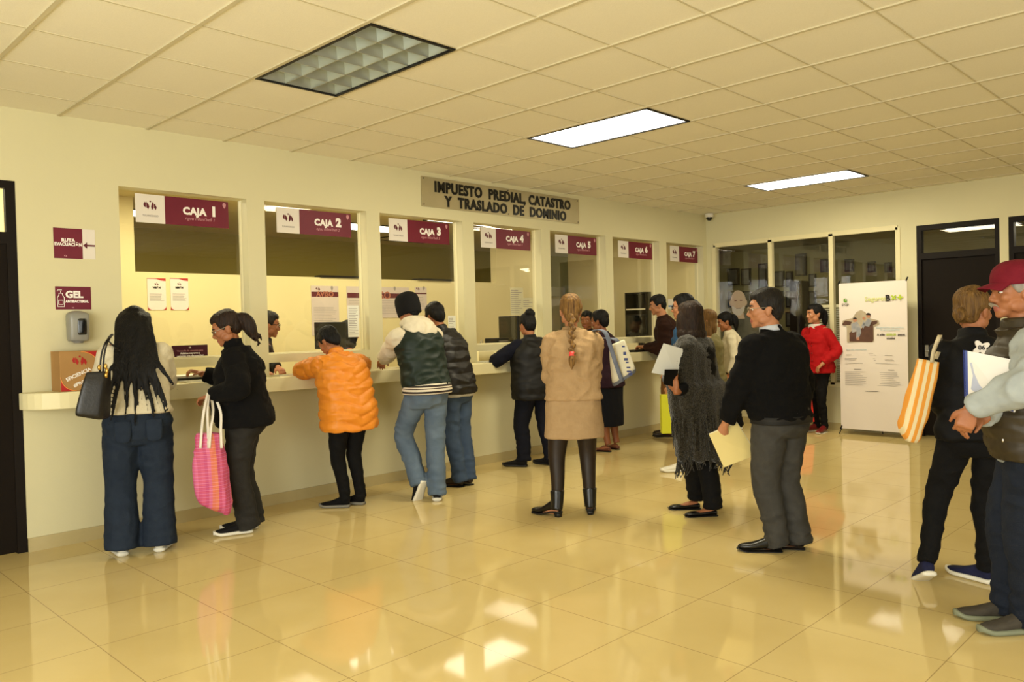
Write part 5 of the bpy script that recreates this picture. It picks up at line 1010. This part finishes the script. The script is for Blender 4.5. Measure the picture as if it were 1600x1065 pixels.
# --- man with red cap
loc = (3.05, -5.37); fa = 110
p = Person('person in maroon cap, olive vest and pale blue shirt at the right edge', loc, fa, 1.69, 1.16, (0, 4), head=(16, 3, 0), feet=feet(loc, fa, L=(3.03, -5.33, 26, 0), R=(3.14, -5.22, 10, 0)), hands={'L': D(1518, 636, 3.98), 'R': D(1530, 668, 4.08)}, hdir={'L': tuple(-_r*.35-_u*.9), 'R': tuple(-_r*.9-_u*.3)}, poles={'L': (-1, -.5, -.1), 'R': (.6, -.8, -.4)}, sex='m', hair=mat('grey_hair', (150, 142, 130), .5, noise=(34, .22, (110, 102, 92)), stretch=(2.2, 2.2, .25)), skin='a', group=HG)
p.browm = GRY; p.body((.8, .75), vox=.0055); lb = cloth('pale_blue_shirt', (160, 166, 164), (146, 152, 152), .75, (40, .15)); p.top('shirt', lb, -.09, .9, .014, arms='LR', sl=(.084, .078, .068, .05), send=1.0, wr=.010, vox=.010)
ov = mat('olive_nylon', (56, 47, 30), .5, .3, noise=(9, .3, (46, 38, 23))); p.top('vest', ov, -.075, .95, .042, .0, arms='', wr=.005, quilt=(.07, .009, .0), neckw=.5, belly=.03, vox=.010); s = S(); x, y, t = p.frame(.5*p.s); c = p.at(.51*p.s); s.loft([(c-t*.05, x*.12, y*.10), (c, x*.105, y*.098), (c+t*.04, x*.092, y*.092), (c+t*.06, x*.086, y*.086)], n=24); s.fuse('vest_collar', ov, p.root, .008, 3)
p.pants('jeans', mat('navy_denim', (28, 34, 46), .85, .2, noise=(7, .3, (20, 25, 35)), bump=(160, .3)), .08, .008, (.104, .09, .078), .082, .03, wr=.007); p.shoes(cloth('grey_trainer_mesh', (74, 68, 58), (60, 55, 47)), mat('pale_green_sole', (120, 124, 100), .6)); p.hairdo('short'); p.cap(cloth('maroon_cap_cloth', (112, 22, 36), (98, 16, 30)))
s = S(); s.loft([(p.H(-.034, .088, -.058), p.HM@V(.004, 0, 0), p.HM@V(0, .004, .006)), (p.H(-.02, .094, -.052), p.HM@V(.012, 0, 0), p.HM@V(0, .008, .007)), (p.H(0, .097, -.049), p.HM@V(.012, 0, 0), p.HM@V(0, .009, .008)), (p.H(.02, .094, -.052), p.HM@V(.012, 0, 0), p.HM@V(0, .008, .007)), (p.H(.034, .088, -.058), p.HM@V(.004, 0, 0), p.HM@V(0, .004, .006))], n=10); s.build('moustache', mat('grey_moustache', (176, 166, 150), .7), p.root, True)
s = S(); q = p.at(.06*p.s); hw, hd, yo = p.prof(.06*p.s); s.tube([q+V(-.17, .125, .05), q+V(-.175, .12, -.03)], .004, n=6).ell(q+V(-.178, .128, -.04), (.006, .006, .012)); s.build('pocket_zip', m_chrome, p.root, True); P20 = p

# --- clerks behind the glass
def clerk(lab, loc, fa, h, c, hair=BLK, style='short', sex='m', gl=False, **k):
    p = Person(lab, loc, fa, h, 1.05, (3, 12), sex=sex, group=CG, hair=hair, **k); p.body(); p.top('shirt', c, -.1, .8, .018, wr=.005, collar=.035); p.pants('trousers', m_blacktr); p.shoes(m_blackshoe, m_soleB, 'plain'); p.hairdo(style)
    if gl: p.glasses()
    return p
clerk('person in glasses seen in profile behind the left edge of the CAJA 2 window', (2.60, 1.02), -20, 1.67, cloth('dark_shirt', (44, 40, 38)), gl=True, head=(0, 10, 0), hands={'R': (2.46, .62, 1.12), 'L': (2.62, .62, 1.12)})
clerk('person in navy shirt with black hair behind the hanging slip of CAJA 2', (3.62, 1.12), -10, 1.56, cloth('navy_shirt', (24, 26, 48)), style='bob', sex='f', head=(0, 12, 0), hands={'R': (3.72, .86, 1.1), 'L': (3.8, 1.1, 1.1)})
clerk('person behind the CAJA 5 window, dark hair just visible past the braid', (7.9, 1.13), 200, 1.655, cloth('dark_shirt', (44, 40, 38)), style='short', head=(0, 8, 0))
clerk('person in grey shirt low behind the CAJA 3 window at its right edge', (4.83, 1.0), 250, 1.50, cloth('grey_shirt', (120, 116, 104)), style='bob', sex='f', head=(0, 18, 0))

# ================================================================== bags and papers people carry
def wv(p, v): return p.loc+p.Rz@np.asarray(v, float)
def strap(s, pts, w_, th, side, sub=4):
    """flat band along points; side = direction of its width"""
    pts = catmull(np.array([np.asarray(q, float) for q in pts]), sub); T = np.gradient(pts, axis=0); rs = []
    sd = np.asarray(side, float)
    for q, t in zip(pts, T):
        t = nrm(t); a = nrm(sd-t*(sd@t)); b = np.cross(t, a); rs.append([q+a*w_/2+b*th/2, q-a*w_/2+b*th/2, q-a*w_/2-b*th/2, q+a*w_/2-b*th/2])
    return s.rings(rs)
# black shoulder bag of the woman in the cream sweater
p = P1; sh = wv(p, p.sh['L']); d = 5.62
A, B_, C_, D_ = D(137, 581, d), D(171, 579, d), D(167, 655, d), D(122, 648, d)
t = thing('shoulder_bag', tuple(D_), 'black leather shoulder bag hanging at the left side of the cream sweater', 'bag'); m_bl = mat('black_bag_leather', (18, 16, 15), .4, .5, bump=(60, .15)); nn = nrm(np.cross(B_-A, D_-A)); s = S()
dn = V(_f[0], _f[1], 0); s.loft([((A+B_)/2, (B_-A)/2, dn*.035), ((A*.7+D_*.3+B_*.7+C_*.3)/2, (B_*.7+C_*.3-A*.7-D_*.3)/2, dn*.06), ((A*.15+D_*.85+B_*.15+C_*.85)/2, (B_*.15+C_*.85-A*.15-D_*.85)/2, dn*.075), ((C_+D_)/2, (C_-D_)/2*.96, dn*.06)], n=26, p=4.5, sub=5); s.fuse('bag_body', m_bl, t, .007, 3)
for nm, dx, dy in (('handle', -.02, -.05), ('handle', .03, .03)):
    s = S(); top_ = D(176, 525, d-.02)+V(0, 0, .0); strap(s, [D(158+dx*100, 582, d-.01), D(160+dx*90, 555, d-.0), D(166+dx*60, 535, d-.0), top_+V(0, 0, .012), sh+V(.01, .02, .08), D(186, 548, d+.2)], .012, .006, dn); s.build(nm, m_bl, t, True)
s = S()
for px, py in ((155, 574), (165, 572), (167, 579), (166, 586)): s.ell(D(px, py, d-.045), (.011, .011, .018))
s.build('buckles', mat('gold_metal', (196, 160, 84), .3, .5, 1.), t, True)

# pink woven bag of the woman in black
p = P2; hnd = wv(p, p.wr['L']); d = 5.98
P_ = [(307, 676, 346, 676), (304, 705, 350, 700), (305, 745, 356, 740), (312, 780, 361, 778), (330, 792, 361, 796), (352, 803, 360, 803)]
t = thing('shopping_bag', tuple(D(335, 800, d)*V(1, 1, 0)+V(0, 0, .2)), 'pink and orange checked woven shopping bag with white handles', 'bag'); s = S()
s.loft([((D(a, b, d)+D(c, e, d))/2, (D(c, e, d)-D(a, b, d))/2, dn*q) for (a, b, c, e), q in zip(P_, (.03, .06, .08, .085, .06, .02))], n=28, p=3, sub=4)
m_w = stripe_mat('pink_woven_plastic', [(186, 66, 112), (206, 104, 150), (186, 66, 112), (196, 84, 128), (178, 60, 116), (206, 110, 150), (216, 126, 44), (222, 140, 50)], 'X', .16, .6, [(190, 60, 104), (214, 130, 158), (184, 66, 120), (206, 96, 96)], 'Z', .024); s.fuse('bag_body', m_w, t, .008, 2, .5, wrinkle(.006, (12, 12, 8)))
m_sw = mat('white_webbing', (224, 216, 200), .7)
for q, (pa, pb) in enumerate((((313, 678), (325, 678)), ((327, 678), (345, 678)))):
    s = S(); k = -.03+.06*q; strap(s, [D(pa[0], 700, d-.06), D(pa[0]+2, pa[1]-6, d-.05), D(pa[0]+6, 640, d-.06+k), hnd+V(-.01, 0, .035)+dn*k*.5, D(pb[0]-1, 640, d-.05+k), D(pb[0], 672, d-.04), D(pb[0]+1, 700, d-.05)], .018, .004, _r); s.build('handle', m_sw, t, True)

# white tote with grey strap of the woman with the braid
p = P9; d = 6.2; shp = wv(p, p.sh['R'])
t = thing('tote_bag', tuple(D(965, 600, d)), 'white canvas tote with grey strap and blue print under the arm of the beige sweater', 'bag')
q0 = [D(954, 540, d), D(976, 531, d-.1), D(993, 578, d-.1), D(960, 600, d)]
nb_ = nrm(np.cross(q0[1]-q0[0], q0[3]-q0[0])); nb_ = nb_ if nb_@V(*_f) > 0 else -nb_
def slab(s, q, th, n): q = [np.asarray(v, float) for v in q]; return s.add([v for v in q]+[v+n*th for v in q], [(0, 1, 2, 3), (7, 6, 5, 4)]+[(i, i+4, (i+1) % 4+4, (i+1) % 4) for i in range(4)])
m_can = cloth('white_canvas', (216, 210, 186), (206, 200, 174)); 
s = S(); c0, c1 = (q0[0]+q0[1])/2, (q0[2]+q0[3])/2; s.loft([(c0+dn*.04, (q0[1]-q0[0])/2*1.05, dn*.05), (c0*.6+c1*.4+dn*.06, ((q0[1]-q0[0])*.6+(q0[2]-q0[3])*.4)/2*1.1, dn*.08), (c1*.97+c0*.03+dn*.06, (q0[2]-q0[3])/2*1.06, dn*.085)], n=24, p=4.5); s.build('bag_body', m_can, t, True)
s = S(); s.loft([(c1*.96+c0*.04+dn*.06, (q0[2]-q0[3])/2*1.09, dn*.088), (c1*1.06-c0*.06+dn*.06, (q0[2]-q0[3])/2*1.04, dn*.08)], n=24, p=4.5); s.build('bag_base', cloth('grey_canvas', (104, 106, 112)), t, True)
s = S(); strap(s, [D(972, 596, d-.075), D(963, 570, d-.095), D(955, 545, d-.09), D(945, 518, d-.08), shp+V(.0, -.02, .075), shp+V(.1, .04, .02), D(962, 530, d+.12), D(966, 545, d+.14)], .032, .006, _r); s.build('strap', cloth('grey_webbing', (112, 118, 132)), t, True)
s = S()
for px, py, w_, h_ in ((977, 541, 3, 2), (979, 552, 3, 4), (981, 561, 4, 3), (983, 566, 3, 2), (985, 574, 4, 2), (986, 580, 5, 2), (988, 584, 4, 3)): s.obox(D(px-3, py, d-.2), _r*.0035*w_, _u*.003*h_, _f*.002)
s.build('printed_lettering', mat('blue_ink', (52, 62, 110), .6), t)

# lime bag hanging from the hand of the man in the denim jacket
d = 7.98; cc = D(1050, 646, d); sx = V(_r[0], _r[1], 0); t = thing('paper_bag', tuple(cc), 'lime yellow paper bag hanging low beside the dark shawl', 'bag')
s = S(); s.obox(cc, sx*.11, dn*.045, V(0, 0, .19)); s.build('bag_body', mat('lime_paper', (190, 190, 36), .5, .3, bump=(6, .2)), t, bevel=.004); s = S()
for k in (-.03, .03): strap(s, [cc+sx*-.05+dn*k+V(0, 0, .18), cc+sx*-.03+dn*k*.5+V(0, 0, .255), cc+sx*.03+dn*k*.5+V(0, 0, .255), cc+sx*.05+dn*k+V(0, 0, .18)], .01, .004, _r)
s.build('handles', mat('lime_paper', (190, 190, 36), .5), t, True)
# red bag of the woman in red
p = P18; hnd = wv(p, p.wr['R']+p.hd['R']*.08); t = thing('gift_bag', (hnd[0], hnd[1], .3), 'bright red paper bag hanging low beside the red coat', 'bag'); c = D(1256, 634, np.hypot(*(hnd-CAM)[:2])-.02); s = S(); s.loft([(c+V(0, 0, .17), sx*.085, dn*.05), (c+V(0, 0, -.2), sx*.12, dn*.06)], n=20, p=8, sub=2); s.build('bag_body', mat('red_paper', (214, 38, 24), .5), t); s = S(); s.tube([c+sx*-.04+V(0, 0, .17), hnd+V(0, 0, -.01), c+sx*.04+V(0, 0, .17)], .004, n=6); s.build('handle', mat('white_cord', (220, 212, 200), .7), t, True)
# striped tote of the woman in black
p = P19; d = 4.72; shp = wv(p, p.sh['L']); t = thing('tote_bag', tuple(D(1440, 690, d)), 'cream and orange striped canvas tote hanging behind the black jacket', 'bag')
rows = [(1437, 560, 1470, 566), (1431, 585, 1466, 590), (1421, 615, 1457, 620), (1415, 645, 1450, 650), (1409, 662, 1442, 668), (1413, 678, 1438, 685), (1420, 690, 1434, 692)]
Q = [(D(a, b, d), D(c, e, d+.03)) for a, b, c, e in rows]
s = S(); s.loft([((a+b)/2+dn*.02, (b-a)/2, dn*q) for (a, b), q in zip(Q, (.018, .035, .05, .06, .06, .05, .03))], n=28, p=3.4, sub=4)
me_m = mat('cream_orange_canvas', (222, 204, 160), .85, .2); nt = me_m.node_tree; N = nt.nodes; L_ = nt.links
def stripe_nodes():
    o = Q[0][0]; ax = nrm(Q[3][0]-Q[0][0]); r_ = nrm((Q[0][1]-Q[0][0])-ax*((Q[0][1]-Q[0][0])@ax))
    tc = N.new('ShaderNodeTexCoord'); vm = N.new('ShaderNodeVectorMath'); vm.operation = 'DOT_PRODUCT'; L_.new(tc.outputs['Object'], vm.inputs[0]); vm.inputs[1].default_value = tuple(r_)
    sb = N.new('ShaderNodeMath'); sb.operation = 'SUBTRACT'; L_.new(vm.outputs['Value'], sb.inputs[0]); sb.inputs[1].default_value = float(o@r_)
    dv = N.new('ShaderNodeMath'); dv.operation = 'DIVIDE'; L_.new(sb.outputs[0], dv.inputs[0]); dv.inputs[1].default_value = .036
    fr = N.new('ShaderNodeMath'); fr.operation = 'FRACT'; L_.new(dv.outputs[0], fr.inputs[0])
    rp = N.new('ShaderNodeValToRGB'); rp.color_ramp.interpolation = 'CONSTANT'; e = rp.color_ramp.elements; e[0].color = (*lin((224, 208, 166)), 1); e[1].position = .5; e[1].color = (*lin((222, 150, 60)), 1); L_.new(fr.outputs[0], rp.inputs[0]); L_.new(rp.outputs[0], N['Principled BSDF'].inputs['Base Color'])
stripe_nodes(); s.build('bag_body', me_m, t, True)
s = S()
for k in (0, .04): strap(s, [D(1456, 566, d-.01+k), D(1459, 548, d-.01+k), D(1468, 525, d+k), shp+V(.01+k*.4, .02, .075), shp+V(.07, .03, .03), D(1462, 560, d+.06+k)], .02, .005, _r)
s.build('straps', cloth('cream_webbing', (216, 200, 164)), t, True)

# papers
p = P14; d = 5.98
t = thing('document', tuple(D(1045, 563, d)), 'white stapled papers held out beside the dark shawl', 'papers'); q = [D(1037, 536, d-.02), D(1068, 545, d+.08), D(1058, 590, d+.08), D(1018, 582, d-.02)]; s = S(); slab(s, q, .006, V(*_f)); s.build('sheets', mat('cool_white_paper', (214, 214, 206), .6), t); s = S()
for i in range(5):
    a_, b_ = q[1]*(.55-.07*i)+q[2]*(.45+.07*i), q[0]*(.55-.07*i)+q[3]*(.45+.07*i); m0 = a_+(b_-a_)*.12; m1 = a_+(b_-a_)*(.4+.02*i); s.tube([m0-_f*.001, m1-_f*.001], .0012, n=4, sub=1)
s.build('text_lines', m_grey, t)
t = thing('wallet', tuple(D(1052, 590, d)), 'black wallet held with the papers beside the shawl', 'wallet'); s = S(); slab(s, [D(1039, 577, d-.05), D(1060, 577, d-.0), D(1056, 605, d-.0), D(1037, 600, d-.05)], .018, V(*_f)); s.build('cover', m_blackshoe, t)
p = P17; d = 5.24; t = thing('folder', tuple(D(1145, 690, d)), 'manila folder of papers held low by the man in grey trousers', 'folder'); q = [D(1108, 679, d), D(1152, 661, d+.10), D(1182, 710, d+.10), D(1131, 730, d)]; s = S(); slab(s, q, .004, V(*_f)); s.build('cover', mat('manila_card', (222, 202, 132), .6), t); s = S(); slab(s, [q[0]+_u*.006+_f*.006, q[1]+_u*.008+_f*.006, q[2]+_u*.012+_f*.006, q[3]+_u*.012+_f*.006], .006, V(*_f)); s.build('sheets', mat('cream_paper', (224, 214, 176), .6), t)
p = P20; d = 4.11; t = thing('notebook', tuple(D(1540, 600, d)), 'white notebook with blue edges tucked under the pale blue sleeve', 'notebook'); q = [D(1507, 547, d), D(1605, 566, d-.06), D(1586, 644, d-.06), D(1509, 620, d)]; s = S(); slab(s, q, .010, V(*_f)); s.build('pages', mat('white_cover', (222, 216, 206), .4), t)
m_bb = mat('royal_blue_cover', (36, 56, 130), .4); l = lambda a, b, k: a+(b-a)*k
s = S(); slab(s, [q[0]-_f*.002, l(q[0], q[1], .045)-_f*.002, l(q[3], q[2], .05)-_f*.002, q[3]-_f*.002], .014, V(*_f)); s.build('spine', m_bb, t); s = S(); slab(s, [l(q[0], q[1], .80)-_f*.002, l(q[0], q[1], .97)-_f*.002, l(q[3], q[2], .96)-_f*.002, l(q[3], q[2], .79)-_f*.002], .002, V(*_f)); s.build('blue_band', m_bb, t)
s = S(); s.prism([(.12, .25), (.3, .18), (.45, .35), (.4, .55), (.5, .7), (.3, .85), (.15, .8), (.2, .5)], 0, .001, lambda u, dd, v: tuple(l(l(q[0], q[1], u*.7), l(q[3], q[2], u*.7), v)-_f*(.001+dd))); s.build('cover_print', mat('silver_print', (168, 172, 190), .4), t)
